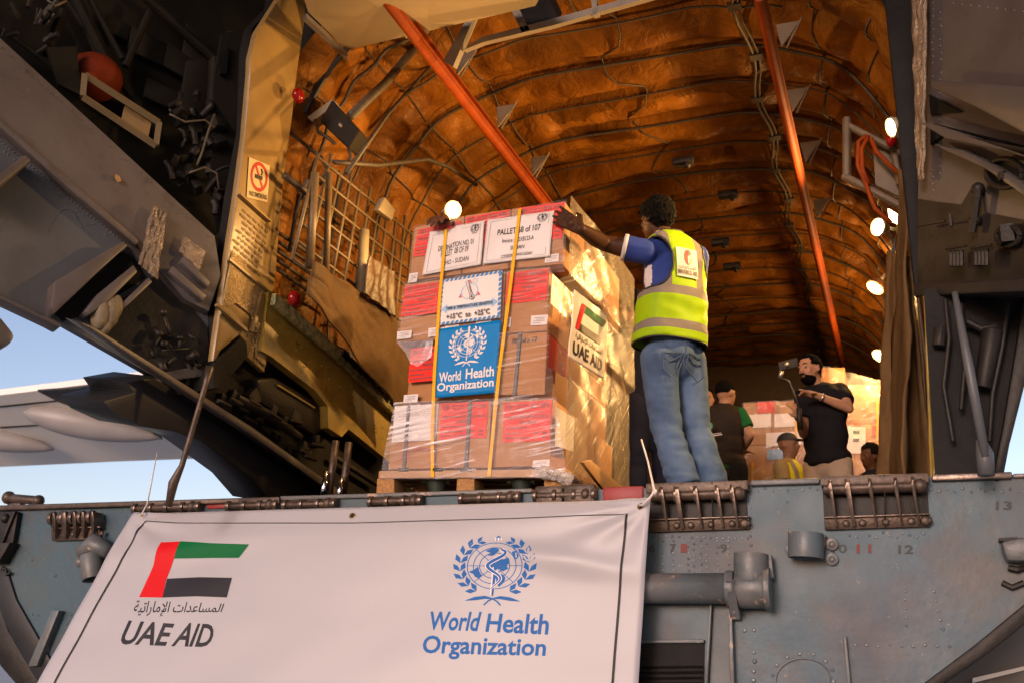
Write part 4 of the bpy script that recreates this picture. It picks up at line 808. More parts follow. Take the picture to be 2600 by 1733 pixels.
# ---------------------------------------------------------------- banner tied over the ramp
BN = empty('banner', PX(1000, 1500, y=4.4), 'large white vinyl banner with black border hung over the ramp edge', 'banner')
TL, TR = Y(338, 1300, .17), Y(1652, 1262, .17); 
def depth(p): return (p - CAM).dot(RM @ Vector((0, 0, -1)))
dl, dr = depth(TL), depth(TR)
BL, BR = PX(40, 1842, d=dl * .905), PX(1612, 1842, d=dr * .925)
Q0 = quadmap(BL, BR, TR, TL)
def bulge(u, v):
    """folds: pull lines from the eyelets, a soft sag between them"""
    h = .022 * math.sin(3.6 * u + .6) * (1 - v) + .013 * noise.noise(Vector((u * 3.0, v * 2.0, 1))) * (1 - .4 * v) + .005 * noise.noise(Vector((u * 7 - v * 2, v * 5, 6)))
    for eu, ev, sg in ((.0, .97, 1), (1.0, .97, -1)):
        du, dv = (u - eu) * sg, ev - v; r = math.hypot(du * 1.6, dv) + 1e-5; a = math.atan2(dv, du * 1.6)
        h += .013 * math.exp(-r * 3.2) * math.sin(a * 9) * min(1, r * 9)
    h -= .045 * math.exp(-((v - 1) / .09) ** 2) * (1 - abs(2 * u - 1) ** 6) * .4
    h += .022 * math.exp(-((v - .70 + .5 * (u - .9)) / .05) ** 2) * math.exp(-((u - .86) / .12) ** 2) + .018 * math.exp(-((v - .80 - .25 * (u - .12)) / .06) ** 2) * math.exp(-((u - .16) / .14) ** 2)
    return h
QB = lambda u, v, h=0: Q0(u, v, h + bulge(u, v))
def banner_mat():
    m = mat('white_vinyl', (.415, .41, .44), (.395, .385, .415), .8, .42, spec=.45); return m
b = MB(); b.grid(lambda u, v: QB(u, v), 110, 60); b.build('banner_sheet', banner_mat(), BN, smooth=True, solid=.004)
def uvb(px, py):
    """where a point of the photograph falls on the banner"""
    u, v = (px - 300) / 1340, 1 - (py - 1290) / 560
    for _ in range(30):
        p = Q0(u, v); q = RM.transposed() @ (p - CAM); x, y = CX + q.x / -q.z * F, CY - q.y / -q.z * F
        u += (px - x) / 1450 ; v -= (py - y) / 545
    return u, v
def densify(pts, n=10): return [tuple(Vector(pts[i]).lerp(Vector(pts[(i + 1) % len(pts)]), k / n)) for i in range(len(pts)) for k in range(n)]
def densopen(pts, n=24): return [tuple(Vector(pts[i]).lerp(Vector(pts[i + 1]), k / n)) for i in range(len(pts) - 1) for k in range(n)] + [pts[-1]]
s = Art(); s.strip(densopen([uvb(*p) for p in ((130, 1760), (250, 1536), (350, 1350), (362, 1328), (372, 1322), (450, 1327), (900, 1327), (1300, 1316), (1592, 1303), (1580, 1420), (1552, 1760))], 24), .0036, lay=0); s.lay('border_line', QB, M['ink'], BN, h=.008)
# flag device, lettering and emblem
def bpoly(name, polys, m, h=.006):
    s = Art()
    for p in polys:
        # fine strips so that the print follows the folds
        (a, b_, c, d) = [Vector(uvb(*q)) for q in p]; n = 16; w = 10
        G = lambda x, y: (a * (1 - x) + b_ * x) * (1 - y) + (d * (1 - x) + c * x) * y
        for k in range(n):
            for l in range(w): s.poly([G(k / n, l / w), G((k + 1) / n, l / w), G((k + 1) / n, (l + 1) / w), G(k / n, (l + 1) / w)], lay=0)
    return s.lay(name, QB, m, BN, h=h)
m_fr = flat('print_red', (.62, .008, .012), .5, spec=.15); m_fg = flat('print_green', (.0, .125, .035), .5, spec=.15); m_fk = flat('print_black', (.016, .014, .018), .4, spec=.3)
bpoly('flag_red', [((413, 1378), (463, 1376), (447, 1420), (395, 1435)), ((395, 1435), (447, 1420), (425, 1475), (376, 1473)), ((376, 1473), (425, 1475), (417, 1518), (356, 1516))], m_fr)
bpoly('flag_green', [((463, 1376), (540, 1382), (540, 1417), (447, 1420)), ((540, 1382), (637, 1384), (610, 1417), (540, 1417))], m_fg)
bpoly('flag_black', [((428, 1470), (510, 1466), (505, 1515), (417, 1518)), ((510, 1466), (593, 1468), (580, 1518), (505, 1515))], m_fk)
def btext(name, items, m):
    s = Art()
    for body, q, bold in items:
        t = Art(); t.text(body, (0, 0, 1, 1), bold)
        a, b_, c, d = [Vector(uvb(*p)) for p in q]          # lower left, lower right, upper right, upper left in the photograph
        k = len(s.v); s.v += [tuple((a * (1 - x) + b_ * x) * (1 - y) + (d * (1 - x) + c * x) * y) for x, y in t.v]; s.h += [0] * len(t.v); s.f += [[k + i for i in f] for f in t.f]
    return s.lay(name, QB, m, BN, h=.0045)
btext('lettering', [(AR, ((338, 1568), (563, 1564), (575, 1533), (348, 1524)), .012), ('UAE', ((303, 1636), (424, 1641), (448, 1584), (330, 1575)), .022), ('AID', ((438, 1641), (540, 1644), (552, 1586), (470, 1581)), .022)], m_fk)
m_who = flat('print_blue', (.022, .13, .40), .5, spec=.12)
btext('lettering', [('World', ((1088, 1599), (1212, 1602), (1224, 1552), (1094, 1552)), .024), ('Health', ((1232, 1603), (1390, 1609), (1396, 1556), (1240, 1556)), .024), ('Organization', ((1070, 1672), (1382, 1676), (1388, 1618), (1078, 1612)), .024)], m_who)
EA, EB = emblem()
def bput(name, E, m, h):
    s = Art(); a, b_, c, d = [Vector(uvb(*p)) for p in ((1146, 1536), (1356, 1538), (1370, 1362), (1158, 1362))]
    s.v = [tuple((a * (1 - (x + 1) / 2) + b_ * ((x + 1) / 2)) * (1 - (y + 1) / 2) + (d * (1 - (x + 1) / 2) + c * ((x + 1) / 2)) * ((y + 1) / 2)) for x, y in E.v]; s.h = E.h; s.f = E.f
    return s.lay(name, QB, m, BN, h=h)
bput('emblem', EA, m_who, .0045); bput('emblem_outline', EB, flat('print_white', (.78, .70, .70), .4), .0045)
m_brass = flat('brass', (.42, .26, .09), .3, metal=.9)
for px, py in ((356, 1310), (893, 1308), (1627, 1284)):
    u, v = uvb(px, py); c = QB(u, v, .004); n = (CAM - c).normalized(); n = Vector((0, -1, .1)).normalized(); a = n.orthogonal().normalized(); e_ = n.cross(a); b = MB()
    for r0, r1, h0, h1, mi in ((.018, .011, .001, .005, 0), (.011, .009, .005, .002, 0), (.0095, .0001, .002, .002, 1)):
        A_ = [c + (a * math.cos(math.tau * k / 20) + e_ * math.sin(math.tau * k / 20)) * r0 + n * h0 for k in range(20)]; B_ = [c + (a * math.cos(math.tau * k / 20) + e_ * math.sin(math.tau * k / 20)) * r1 + n * h1 for k in range(20)]
        b.add(A_ + B_, [(k, (k + 1) % 20, 20 + (k + 1) % 20, 20 + k) for k in range(20)], mi)
    b.build('eyelet', [m_brass, M['black']], BN, smooth=True)
m_tie = flat('white_nylon', (.72, .66, .60), .4)
b = MB(); b.tube([Y(1628, 1283, .2), Y(1650, 1262, .21), Y(1662, 1247, .2), Y(1655, 1215, .16), Y(1645, 1170, .15), Y(1628, 1114, .15)], [.005, .006, .007, .005, .0045, .004], 6); b.ball(Y(1662, 1248, .2), .013, 8, 6)
tag(b.build('cable_tie', m_tie, None, smooth=True), 'bent white cable tie knotted at the banner corner by the jeans', 'cable tie', 'cable ties holding the banner')
b = MB(); b.tube([Y(356, 1310, .2), Y(366, 1292, .2), Y(374, 1278, .16), Y(386, 1215, .13), Y(399, 1148, .12)], [.004, .004, .005, .004, .003], 6)
tag(b.build('cable_tie', m_tie, None, smooth=True), 'thin straight white cable tie sticking up against the sky', 'cable tie', 'cable ties holding the banner')
# ---------------------------------------------------------------- pallet load
m_card = mat('brown_cardboard', (.44, .215, .088), (.37, .175, .07), 5, .7, spec=.2, bump=.12, bscale=60, rvar=.1)
m_red = mat('red_label_paper', (.76, .026, .014), (.70, .022, .012), 6, .5, spec=.15)
m_white = mat('white_label_paper', (.70, .64, .62), (.66, .60, .585), 3, .5)
m_paper = mat('white_sheet_paper', (.74, .68, .66), (.70, .64, .62), 2.5, .45, bump=.25, bscale=9, bdist=.01)
m_grey = flat('label_grey_print', (.17, .03, .028), .5); m_blk = flat('label_black_print', (.03, .02, .02), .5); m_bstrap = flat('black_strap', (.035, .034, .04), .35)
m_yel = mat('yellow_strap', (.82, .44, .008), (.78, .40, .006), 20, .5, spec=.15, bump=.2, bscale=200)
m_wood = mat('pallet_wood', (.46, .25, .10), (.36, .19, .075), 3, .6, bump=.2, bscale=20, stretch=(1, 8, 8)); m_chip = mat('pressed_wood_block', (.46, .24, .08), (.28, .13, .04), 60, .7, bump=.6, bscale=90)
FY = 4.70
def B(px, py, off=0): return PX(px, py, y=FY - off)
PAL = empty('wooden_pallet', B(1200, 1250), 'wooden pallet under the wrapped cartons at the ramp edge', 'pallet')
b = MB(); b.slab([B(962, 1194, .02), B(1440, 1189, .02), B(1440, 1209, .02), B(960, 1212, .02)], (0, .1, 0))
for k in range(1, 9): b.slab([B(962, 1194) + Vector((0, .135 * k, 0)), B(1440, 1189) + Vector((0, .135 * k, 0)), B(1440, 1203) + Vector((0, .135 * k, 0)), B(960, 1206) + Vector((0, .135 * k, 0))], (0, .1, 0))
b.build('deck', m_wood, PAL, bevel=.003)
for x0 in (957, 1160, 1382):
    for k in range(3):
        d = Vector((0, .52 * k, 0)); MB().slab([B(x0, 1213) + d, B(x0 + 44, 1212) + d, B(x0 + 44, 1254) + d, B(x0 - 2, 1256) + d], (0, .14, 0)).build('block', m_chip, PAL, bevel=.004)
m_rol = mat('dark_green_roller', (.02, .035, .025), (.03, .04, .03), 9, .4)
for px in (1110, 1325):
    for dy in (0, .3): b = MB(); b.tube([PX(px - 35, 1222, y=4.80 + dy), PX(px + 35, 1221, y=4.80 + dy)], .018, 10); b.tube([PX(px, 1222, y=4.80 + dy), PX(px, 1262, y=4.80 + dy)], [.06, .035], 10); b.build('floor_roller', m_rol, RAMP)
def inq(px0, py0, px1, py1): return None
def quadpx(tl, tr, br, bl, off): return quadmap(B(*bl, off), B(*br, off), B(*tr, off), B(*tl, off), nrm=Vector((0, -1, 0)))
GB = 'cartons stacked on the pallet'
EA, EB = emblem(False); EAf, EBf = emblem(True)
def label_sheet(Q, m, parent, name='label'):
    s = Art(); s.poly(rect2(0, 0, 1, 1)); return s.lay(name, Q, m, parent, h=.001)
def red_label(q, parent, num, head=True):
    Q = quadpx(*q, .004); o = label_sheet(Q, m_red, parent)
    s = Art()
    s.put((.05, .78, .20, .96), EA); s.text('World Health', (.23, .885, .50, .95), .01); s.text('Organization', (.23, .80, .50, .87), .01)
    s.text('BOX ' + num, (.55, .82, .95, .95), .03); s.text('Trauma and Emergency Surgery Kit', (.16, .69, .86, .75), .0)
    s.text('TESK 2019 MODULE 1(A), DRUGS,', (.04, .55, .97, .65), .025); s.text('INFUSIONS', (.36, .43, .68, .52), .03)
    r = random.Random(len(num) + int(q[0][0]))
    for v, n in ((.33, 5), (.19, 4), (.08, 5)):
        u = .05
        for k in range(n): w = r.uniform(.05, .13); s.poly(rect2(u, v, u + w, v + .035)); u += w + .02
        if v < .3: s.poly(rect2(.66, v, .74, v + .035)); s.poly(rect2(.83, v, .94, v + .035))
    s.lay('lettering', Q, m_grey, o, h=.0025); return o
def sticker(q, parent):
    Q = quadpx(*q, .005); o = label_sheet(Q, m_white, parent, 'sticker'); s = Art()
    for v, a_, b_ in ((.72, .2, .9), (.55, .3, .8), (.40, .15, .85), (.2, .1, .6)): s.poly(rect2(a_, v, b_, v + .06))
    s.lay('lettering', Q, flat('faint_print', (.25, .2, .2), .5), o, h=.002)
def carton(front, label, dep=.40, dy=0.0, shrink=.003):
    f = [B(*p) + Vector((0, dy, 0)) for p in front]; c = sum(f, Vector()) / 4
    f = [c + (p - c) * (1 - shrink / .15) for p in f]
    b = MB(); b.slab(f, (0, dep - .006, 0))
    # taped lid seam and printed flute edge
    m_, n_ = (f[0] + f[1]) / 2, (f[2] + f[3]) / 2
    o = b.build('carton', m_card, None, bevel=.004); tag(o, label, 'carton', GB); return o
FR = {}
rows = [
 ('A', [(1052, 577), (1180, 546), (1172, 697), (1038, 714)], 'top layer carton at the left corner, red label half under a white destination sheet'),
 ('B', [(1180, 546), (1298, 529), (1292, 684), (1172, 697)], 'top layer middle carton whose red label reads BOX 4/50'),
 ('C', [(1298, 529), (1436, 510), (1430, 672), (1292, 684)], 'top layer carton at the right corner, gripped by the man in the vest'),
 ('D', [(1026, 718), (1150, 703), (1140, 858), (1008, 868)], 'second layer carton with red label left of the temperature notice'),
 ('E', [(1150, 703), (1285, 688), (1276, 848), (1140, 858)], 'second layer carton hidden behind the white temperature notice'),
 ('F', [(1285, 688), (1397, 676), (1390, 840), (1276, 848)], 'second layer carton with a BOX 8/50 red label right of the temperature notice'),
 ('G', [(1040, 880), (1148, 866), (1143, 1010), (1024, 1022)], 'third layer carton with red label left of the blue poster'),
 ('H', [(1148, 862), (1268, 850), (1262, 1002), (1143, 1010)], 'third layer carton covered by the blue health poster'),
 ('I', [(1268, 850), (1391, 840), (1384, 1002), (1262, 1003)], 'plain third layer carton with one black strap, right of the blue poster'),
 ('J', [(1001, 1027), (1250, 1015), (1242, 1187), (983, 1192)], 'wide bottom layer carton with white label and BOX 11/50 red label'),
 ('K', [(1250, 1015), (1406, 1008), (1398, 1183), (1242, 1187)], 'bottom layer corner carton under crinkled film, BOX 16/50 red label')]
for k, q, lb in rows: FR[k] = carton(q, lb, dy={'G': .03, 'H': .02, 'I': .0, 'D': .01}.get(k, 0))
side = [('C', 'top layer side carton behind the one the man grips', 'rear top carton on the bright film wrapped side'), ('F', 'second layer side carton behind the black and white aid sheet', 'rear second layer carton on the glowing wrapped side'),
        ('I', 'third layer side carton just below the aid sheet', 'rear third layer carton on the wrapped side by the jeans'), ('K', 'bottom layer side carton behind the corner one with white label', 'rear bottom carton on the wrapped side by the dark trousers')]
qd = dict((k, q) for k, q, _ in rows)
for k, l1, l2 in side:
    SC_ = []
    for i, lb in ((1, l1), (2, l2)): SC_.append(carton(qd[k], lb, dy=.40 * i))
    FR[k + 's'] = SC_
red_label(((1062, 584), (1172, 561), (1160, 637), (1048, 653)), FR['A'], '3/50')
red_label(((1184, 552), (1293, 533), (1286, 612), (1176, 628)), FR['B'], '4/50')
red_label(((1318, 529), (1433, 513), (1427, 606), (1312, 618)), FR['C'], '5/50')
red_label(((1029, 727), (1140, 714), (1130, 792), (1018, 805)), FR['D'], '7/50')
red_label(((1290, 694), (1394, 682), (1387, 762), (1282, 772)), FR['F'], '8/50')
red_label(((1044, 885), (1142, 873), (1138, 962), (1036, 971)), FR['G'], '9/50')
red_label(((1120, 1023), (1240, 1018), (1234, 1110), (1115, 1116)), FR['J'], '11/50')
red_label(((1280, 1022), (1402, 1014), (1396, 1118), (1276, 1122)), FR['K'], '16/50')
Q = quadpx((1003, 1030), (1114, 1024), (1107, 1116), (995, 1121), .004); o = label_sheet(Q, m_white, FR['J']); s = Art(); r = random.Random(2)
for v in (.86, .80, .74, .70):
    u = .1 + r.uniform(0, .2)
    while u < .85: w = r.uniform(.04, .14); s.poly(rect2(u, v, min(.92, u + w), v + .012)); u += w + .02
s.lay('lettering', Q, flat('faint_print2', (.3, .25, .25), .5), o, h=.002)
s = Art(); Q = quadpx((1015, 1122), (1110, 1112), (1105, 1160), (1008, 1168), .004); s.text('A', (.08, .05, .34, .95), .04); s.poly(rect2(.40, .45, .62, .62)); s.poly(rect2(.66, .40, .95, .58)); s.lay('red_print', Q, flat('faded_red_print', (.40, .09, .06), .6), FR['J'], h=.001)
for q, k in ((((1009, 842), (1046, 838), (1044, 858), (1008, 862)), 'D'), (((1088, 833), (1128, 830), (1127, 850), (1087, 856)), 'D'), (((1130, 826), (1166, 822), (1165, 838), (1129, 842)), 'E'), (((1209, 814), (1248, 810), (1247, 826), (1208, 830)), 'E'), (((1282, 807), (1298, 805), (1296, 830), (1281, 832)), 'F'), (((1349, 802), (1391, 799), (1389, 824), (1347, 827)), 'F'), (((1040, 695), (1062, 692), (1058, 716), (1036, 718)), 'A'), (((1385, 648), (1420, 644), (1418, 664), (1383, 668)), 'C'), (((1026, 1002), (1062, 999), (1060, 1020), (1024, 1022)), 'G'), (((1354, 1168), (1396, 1165), (1395, 1182), (1352, 1184)), 'K')): sticker(q, FR[k])
s = Art(); Q = quadpx((1300, 858), (1365, 852), (1362, 868), (1298, 874), .005); s.text('70% al x 12', (0, .1, 1, .9), .02); s.lay('print', Q, m_blk, FR['I'], h=.001)
for q, k in ((((1034, 1027), (1041, 1027), (1028, 1191), (1020, 1192)), 'J'), (((1190, 1018), (1197, 1018), (1186, 1189), (1177, 1189)), 'J'), (((1316, 846), (1324, 845), (1309, 1002), (1301, 1003)), 'I')):
    MB().slab([B(*p, .012) for p in q], (0, .008, 0)).build('black_strap', m_bstrap, FR[k])
for px, w in ((1023, 13), (1110, 13), (1182, 15)): MB().slab([B(px - w, 1186, .03), B(px + w, 1186, .03), B(px + w, 1194, .03), B(px - w, 1195, .03)], (0, .02, 0)).build('strap_corner', m_bstrap, FR['J'], bevel=.003)
# labels on the side cartons
def S(px, py, x): return PX(px, py, x=x)
def side_label(q, k, i, m, x): 
    Q = quadmap(S(*q[3], x), S(*q[2], x), S(*q[1], x), S(*q[0], x), nrm=Vector((1, 0, 0))); label_sheet(Q, m, FR[k][i])
side_label(((1402, 695), (1430, 722), (1425, 795), (1397, 770)), 'Fs', 0, m_white, -1.575)
side_label(((1394, 850), (1440, 890), (1438, 960), (1390, 930)), 'Is', 0, m_red, -1.585)
side_label(((1410, 1030), (1458, 1060), (1455, 1145), (1408, 1130)), 'Ks', 0, m_white, -1.55)
# taped-on sheets
def bent(name, q, m, off, label, cat, kink=.0, amp=.006, group=None, seed=0, top=None, th=.0015):
    Q0_ = quadpx(*q, off)
    def Qf(u, v, h=0):
        dv = (top(u) * v if top else 0)
        return Q0_(u, v + dv, h + amp * noise.noise(Vector((u * 2.6, v * 2.2, seed))) + kink * max(0, 1 - abs(u - .5) * 6) * v)
    b = MB(); b.grid(lambda u, v: Qf(u, v), 26, 18); o = b.build(name, m, None, smooth=True, solid=th); tag(o, label, cat, group); return o, Qf
o, Q = bent('destination_sheet', ((1092, 587), (1231, 560), (1221, 672), (1072, 699)), m_paper, .020, 'white printed sheet reading DESTINATION NO. 01 taped across the top left cartons', 'paper sheet', seed=1, kink=.006, top=lambda u: -.06 * (1 - abs(u * 2 - .7)) if u < .5 else 0)
s = Art(); s.strip([(.07, .05), (.93, .07), (.94, .93), (.08, .90)], .006, True); s.text('DESTINATION NO. 01', (.22, .50, .84, .62), .012); s.text('PALLET  08 OF 09', (.28, .35, .76, .49), .014); s.text('WHO - SUDAN', (.30, .14, .78, .25), .012); s.put((.76, .72, .92, .96), EA); s.lay('lettering', Q, m_blk, o, h=.003)
o, Q = bent('pallet_number_sheet', ((1238, 559), (1406, 535), (1396, 651), (1226, 671)), m_paper, .020, 'white printed sheet reading PALLET 68 of 107 taped across the top right cartons', 'paper sheet', seed=4)
s = Art(); s.strip([(.05, .06), (.93, .06), (.94, .94), (.06, .94)], .006, True); s.text('PALLET 68 of 107', (.18, .60, .83, .74), .024); s.text('Invoice : 3DXB123-A', (.27, .41, .74, .51), .012); s.text('SUDAN', (.40, .24, .61, .33), .018); s.text('CONSIGNEE: WHO SUDAN', (.27, .08, .74, .15), .008, shear=.2); s.put((.76, .77, .92, .97), EA); s.lay('lettering', Q, m_blk, o, h=.003)
o, Q = bent('temperature_notice', ((1121, 712), (1276, 686), (1271, 807), (1109, 827)), mat('notice_paper', (.76, .71, .67), (.72, .67, .64), 2, .42), .022, 'white temperature notice with blue hatched border and thermometer sign', 'notice', amp=.002, seed=6)
s = Art(); n = 14
for k in range(n):
    a, e = k / n, (k + .62) / n
    s.poly([(a, 0), (e, 0), (e + .022, .06), (a + .022, .06)]); s.poly([(a, .94), (e, .94), (e + .022 if e < .97 else 1, 1), (a + .022, 1)])
for k in range(9):
    a, e = .04 + k * .103, .04 + (k + .62) * .103; s.poly([(0, a), (.05, a + .03), (.05, e + .03), (0, e)]); s.poly([(.95, a), (1, a + .03), (1, e + .03), (.95, e)])
s.lay('border', Q, flat('border_blue', (.03, .20, .48), .45), o, h=.003)
s = Art(); s.strip([(.33, .55), (.48, .89), (.65, .55)], .036, True); s.lay('warning_triangle', Q, flat('sign_red', (.60, .02, .02), .45), o, h=.003)
s = Art(); s.poly(rect2(.12, .29, .88, .39)); s.poly([(.04, .34), (.14, .24), (.14, .44)]); s.poly([(.96, .34), (.86, .24), (.86, .44)]); s.lay('arrow', Q, flat('pale_blue', (.30, .48, .70), .45), o, h=.003)
s = Art(); s.poly(circ(.49, .65, .13, 30, ry=.16)); s.lay('clock_face', Q, m_paper, o, h=.0040)
s = Art(); s.strip(circ(.49, .65, .13, 30, ry=.16), .016, True); s.strip(circ(.57, .86, .035, 16, ry=.05), .01, True); s.lay('clock_ring', Q, flat('pale_blue2', (.36, .50, .72), .45), o, h=.0045)
s = Art(); s.strip([(.44, .88), (.53, .54)], .055); s.poly(circ(.535, .52, .042, 20, ry=.058)); s.lay('thermometer_edge', Q, m_blk, o, h=.006)
s = Art(); s.strip([(.442, .87), (.525, .56)], .036); s.poly(circ(.535, .52, .032, 20, ry=.045)); s.lay('thermometer', Q, m_paper, o, h=.0075)
s = Art(); s.poly(circ(.535, .52, .018, 16, ry=.026)); s.strip([(.485, .75), (.528, .55)], .010)
for k in range(9): t = k / 9; s.strip([(.447 + .065 * t, .84 - .24 * t), (.463 + .065 * t, .845 - .24 * t)], .008)
s.text('TIME & TEMPERATURE SENSITIVE', (.13, .31, .88, .37), .02); s.text('+15°C  to  +25°C', (.15, .10, .84, .22), .02); s.lay('lettering', Q, m_blk, o, h=.009)
o, Q = bent('blue_poster', ((1110, 836), (1273, 812), (1257, 996), (1105, 1009)), mat('poster_blue', (.003, .20, .54), (.003, .185, .50), 2, .45, spec=.15), .022, 'blue poster with white wreath emblem and the words World Health Organization', 'poster', amp=.003, seed=8)
m_pw = flat('poster_white', (.72, .68, .66), .45); bx = (.20, .40, .80, .97)
s = Art(); s.put(bx, EAf); s.text('World', (.06, .215, .42, .355), .022); s.text('Health', (.50, .225, .96, .37), .022); s.text('Organization', (.03, .05, .97, .205), .022); s.lay('emblem_and_lettering', Q, m_pw, o, h=.003)
s = Art(); s.put(bx, EBf); s.lay('emblem_outline', Q, flat('poster_blue_line', (.008, .16, .45), .4), o, h=.003)
# side sheet
X_ = -1.425
Q0s = quadmap(S(1442, 905, X_), S(1533, 962, X_), S(1542, 800, X_), S(1457, 735, X_), nrm=Vector((1, 0, 0)))
def Qs(u, v, h=0): return Q0s(u, v, h + .006 * noise.noise(Vector((u * 3, v * 3, 2))) + .003 * noise.noise(Vector((u * 9, v * 8, 5))))
b = MB(); b.grid(lambda u, v: Qs(u, v), 30, 30); o = b.build('aid_sheet', m_paper, None, smooth=True, solid=.0015); tag(o, 'white sheet reading UAE AID taped on the bright wrapped side of the load', 'paper sheet')
s = Art(); s.text('UAE AID', (.10, .08, .90, .27), .024); s.text(AR, (.14, .30, .90, .42), .012); s.lay('lettering', Qs, m_blk, o, h=.004)
s = Art(); s.poly([(.10, .46), (.20, .46), (.32, .88), (.22, .88)]); s.lay('flag_red', Qs, m_fr, o, h=.004)
s = Art(); s.poly([(.20, .46), (.80, .46), (.84, .58), (.24, .58)]); s.lay('flag_black', Qs, m_fk, o, h=.004)
s = Art(); s.poly([(.29, .76), (.88, .76), (.96, .88), (.33, .88)]); s.lay('flag_green', Qs, m_fg, o, h=.004)
# yellow straps
for pts, lb in ((((1132, 583), (1116, 760), (1103, 945), (1097, 1100), (1098, 1210)), 'flat yellow strap over the load beside the blue poster, nearer the white label'), (((1320, 530), (1294, 740), (1267, 945), (1253, 1080), (1241, 1208)), 'flat yellow strap over the load beside the blue poster, nearer the man')):
    b = MB(); n = 5; P_ = [B(*p, .030) for p in pts]; L_ = [p + Vector((-.0095, 0, 0)) for p in P_]; R_ = [p + Vector((.0095, 0, 0)) for p in P_]
    L_.insert(0, L_[0] + Vector((0, .5, .02))); R_.insert(0, R_[0] + Vector((0, .5, .02)))
    b.add(L_ + R_, [(i, i + 1, len(L_) + i + 1, len(L_) + i) for i in range(len(L_) - 1)]); tag(b.build('yellow_strap', m_yel, None, solid=.002), lb, 'strap', 'yellow straps round the load')
# stretch film
def film_mat(name, dens, ang, sc, rough=.14, base=.05, veil=(.8, .74, .72)):
    m = bpy.data.materials.new(name); m.use_nodes = True; t = m.node_tree; N = t.nodes; L_ = t.links; N.remove(N['Principled BSDF']); out = N['Material Output']
    tr = N.new('ShaderNodeBsdfTransparent'); pr = N.new('ShaderNodeBsdfPrincipled'); pr.inputs['Base Color'].default_value = (*veil, 1); pr.inputs['Roughness'].default_value = rough; pr.inputs['Specular IOR Level'].default_value = 1.0
    mx = N.new('ShaderNodeMixShader'); tc = N.new('ShaderNodeTexCoord'); mp = N.new('ShaderNodeMapping'); mp.inputs['Rotation'].default_value = ang; mp2 = N.new('ShaderNodeMapping'); mp2.inputs['Scale'].default_value = sc
    L_.new(tc.outputs['Object'], mp.inputs[0]); L_.new(mp.outputs[0], mp2.inputs[0])
    n1 = N.new('ShaderNodeTexNoise'); n1.inputs['Scale'].default_value = 1; n1.inputs['Detail'].default_value = 4; n1.inputs['Distortion'].default_value = .3; L_.new(mp2.outputs[0], n1.inputs['Vector'])
    n2 = N.new('ShaderNodeTexNoise'); n2.inputs['Scale'].default_value = 3.0; n2.inputs['Detail'].default_value = 3; L_.new(tc.outputs['Object'], n2.inputs['Vector'])
    r1 = N.new('ShaderNodeMapRange'); r1.inputs[1].default_value = .52; r1.inputs[2].default_value = .74; r1.inputs[4].default_value = dens; L_.new(n1.outputs[0], r1.inputs[0])
    r2 = N.new('ShaderNodeMapRange'); r2.inputs[1].default_value = .42; r2.inputs[2].default_value = .62; L_.new(n2.outputs[0], r2.inputs[0])
    mu = N.new('ShaderNodeMath'); mu.operation = 'MULTIPLY_ADD'; L_.new(r1.outputs[0], mu.inputs[0]); L_.new(r2.outputs[0], mu.inputs[1]); mu.inputs[2].default_value = base
    fr = N.new('ShaderNodeLayerWeight'); fr.inputs[0].default_value = .25; ad = N.new('ShaderNodeMath'); ad.operation = 'MULTIPLY_ADD'; L_.new(fr.outputs['Fresnel'], ad.inputs[0]); ad.inputs[1].default_value = .35; L_.new(mu.outputs[0], ad.inputs[2]); ad.use_clamp = True
    bp = N.new('ShaderNodeBump'); bp.inputs['Strength'].default_value = .6; bp.inputs['Distance'].default_value = .012; L_.new(n1.outputs[0], bp.inputs['Height']); L_.new(bp.outputs[0], pr.inputs['Normal']); L_.new(bp.outputs[0], fr.inputs['Normal'])
    L_.new(ad.outputs[0], mx.inputs[0]); L_.new(tr.outputs[0], mx.inputs[1]); L_.new(pr.outputs[0], mx.inputs[2]); L_.new(mx.outputs[0], out.inputs[0])
    return m
m_fl = film_mat('film_light', .4, (0, .10, 0), (1.2, 2, 95), base=.03, rough=.1); m_ff = film_mat('film_front', .8, (0, .16, 0), (1.2, 2, 80), base=.11, rough=.10, veil=(.86, .80, .84)); m_fs = film_mat('film_side', .75, (math.radians(-38), 0, 0), (3, .8, 150), rough=.16, base=.02, veil=(.5, .42, .34))
WR = empty('stretch_film', B(1300, 1250), 'clear stretch film wound round the cartons, creased and shining at the corner', 'stretch film')
def crinkle(p, a=.012): return a * noise.noise(p * 5) + a * .6 * abs(noise.noise(p * 13)) 
def film_row(tl, tr, br, bl, off, a=.012, nu=60, nv=24, m=None):
    Q = quadpx(tl, tr, br, bl, off); b = MB(); b.grid(lambda u, v: Q(u, v, crinkle(Q(u, v), a)), nu, nv); return b.build('front_film', m or m_fl, WR, smooth=True)
film_row((1050, 574), (1440, 507), (1434, 690), (1036, 716), .014, .005); film_row((1024, 716), (1400, 674), (1392, 842), (1006, 872), .014, .006); film_row((1268, 846), (1394, 838), (1408, 1012), (1252, 1018), .028, .010); film_row((1000, 1020), (1412, 1006), (1440, 1212), (962, 1214), .036, .020, 90, 50, m_ff)
b = MB(); Q = quadpx((1006, 868), (1100, 858), (1045, 1000), (1024, 1026), .05)
b.add([B(1006, 868, .02), B(1040, 866, .03), B(1100, 862, .015), B(1095, 905, .012), B(1060, 930, .014), B(1042, 922, .02), B(1030, 896, .02)], [(0, 1, 6), (1, 5, 6), (1, 4, 5), (1, 3, 4), (1, 2, 3)]); b.build('loose_flap', film_mat('film_flap', .3, (0, 0, 0), (8, 8, 8), base=.22, veil=(.8, .74, .85)), WR, smooth=True)
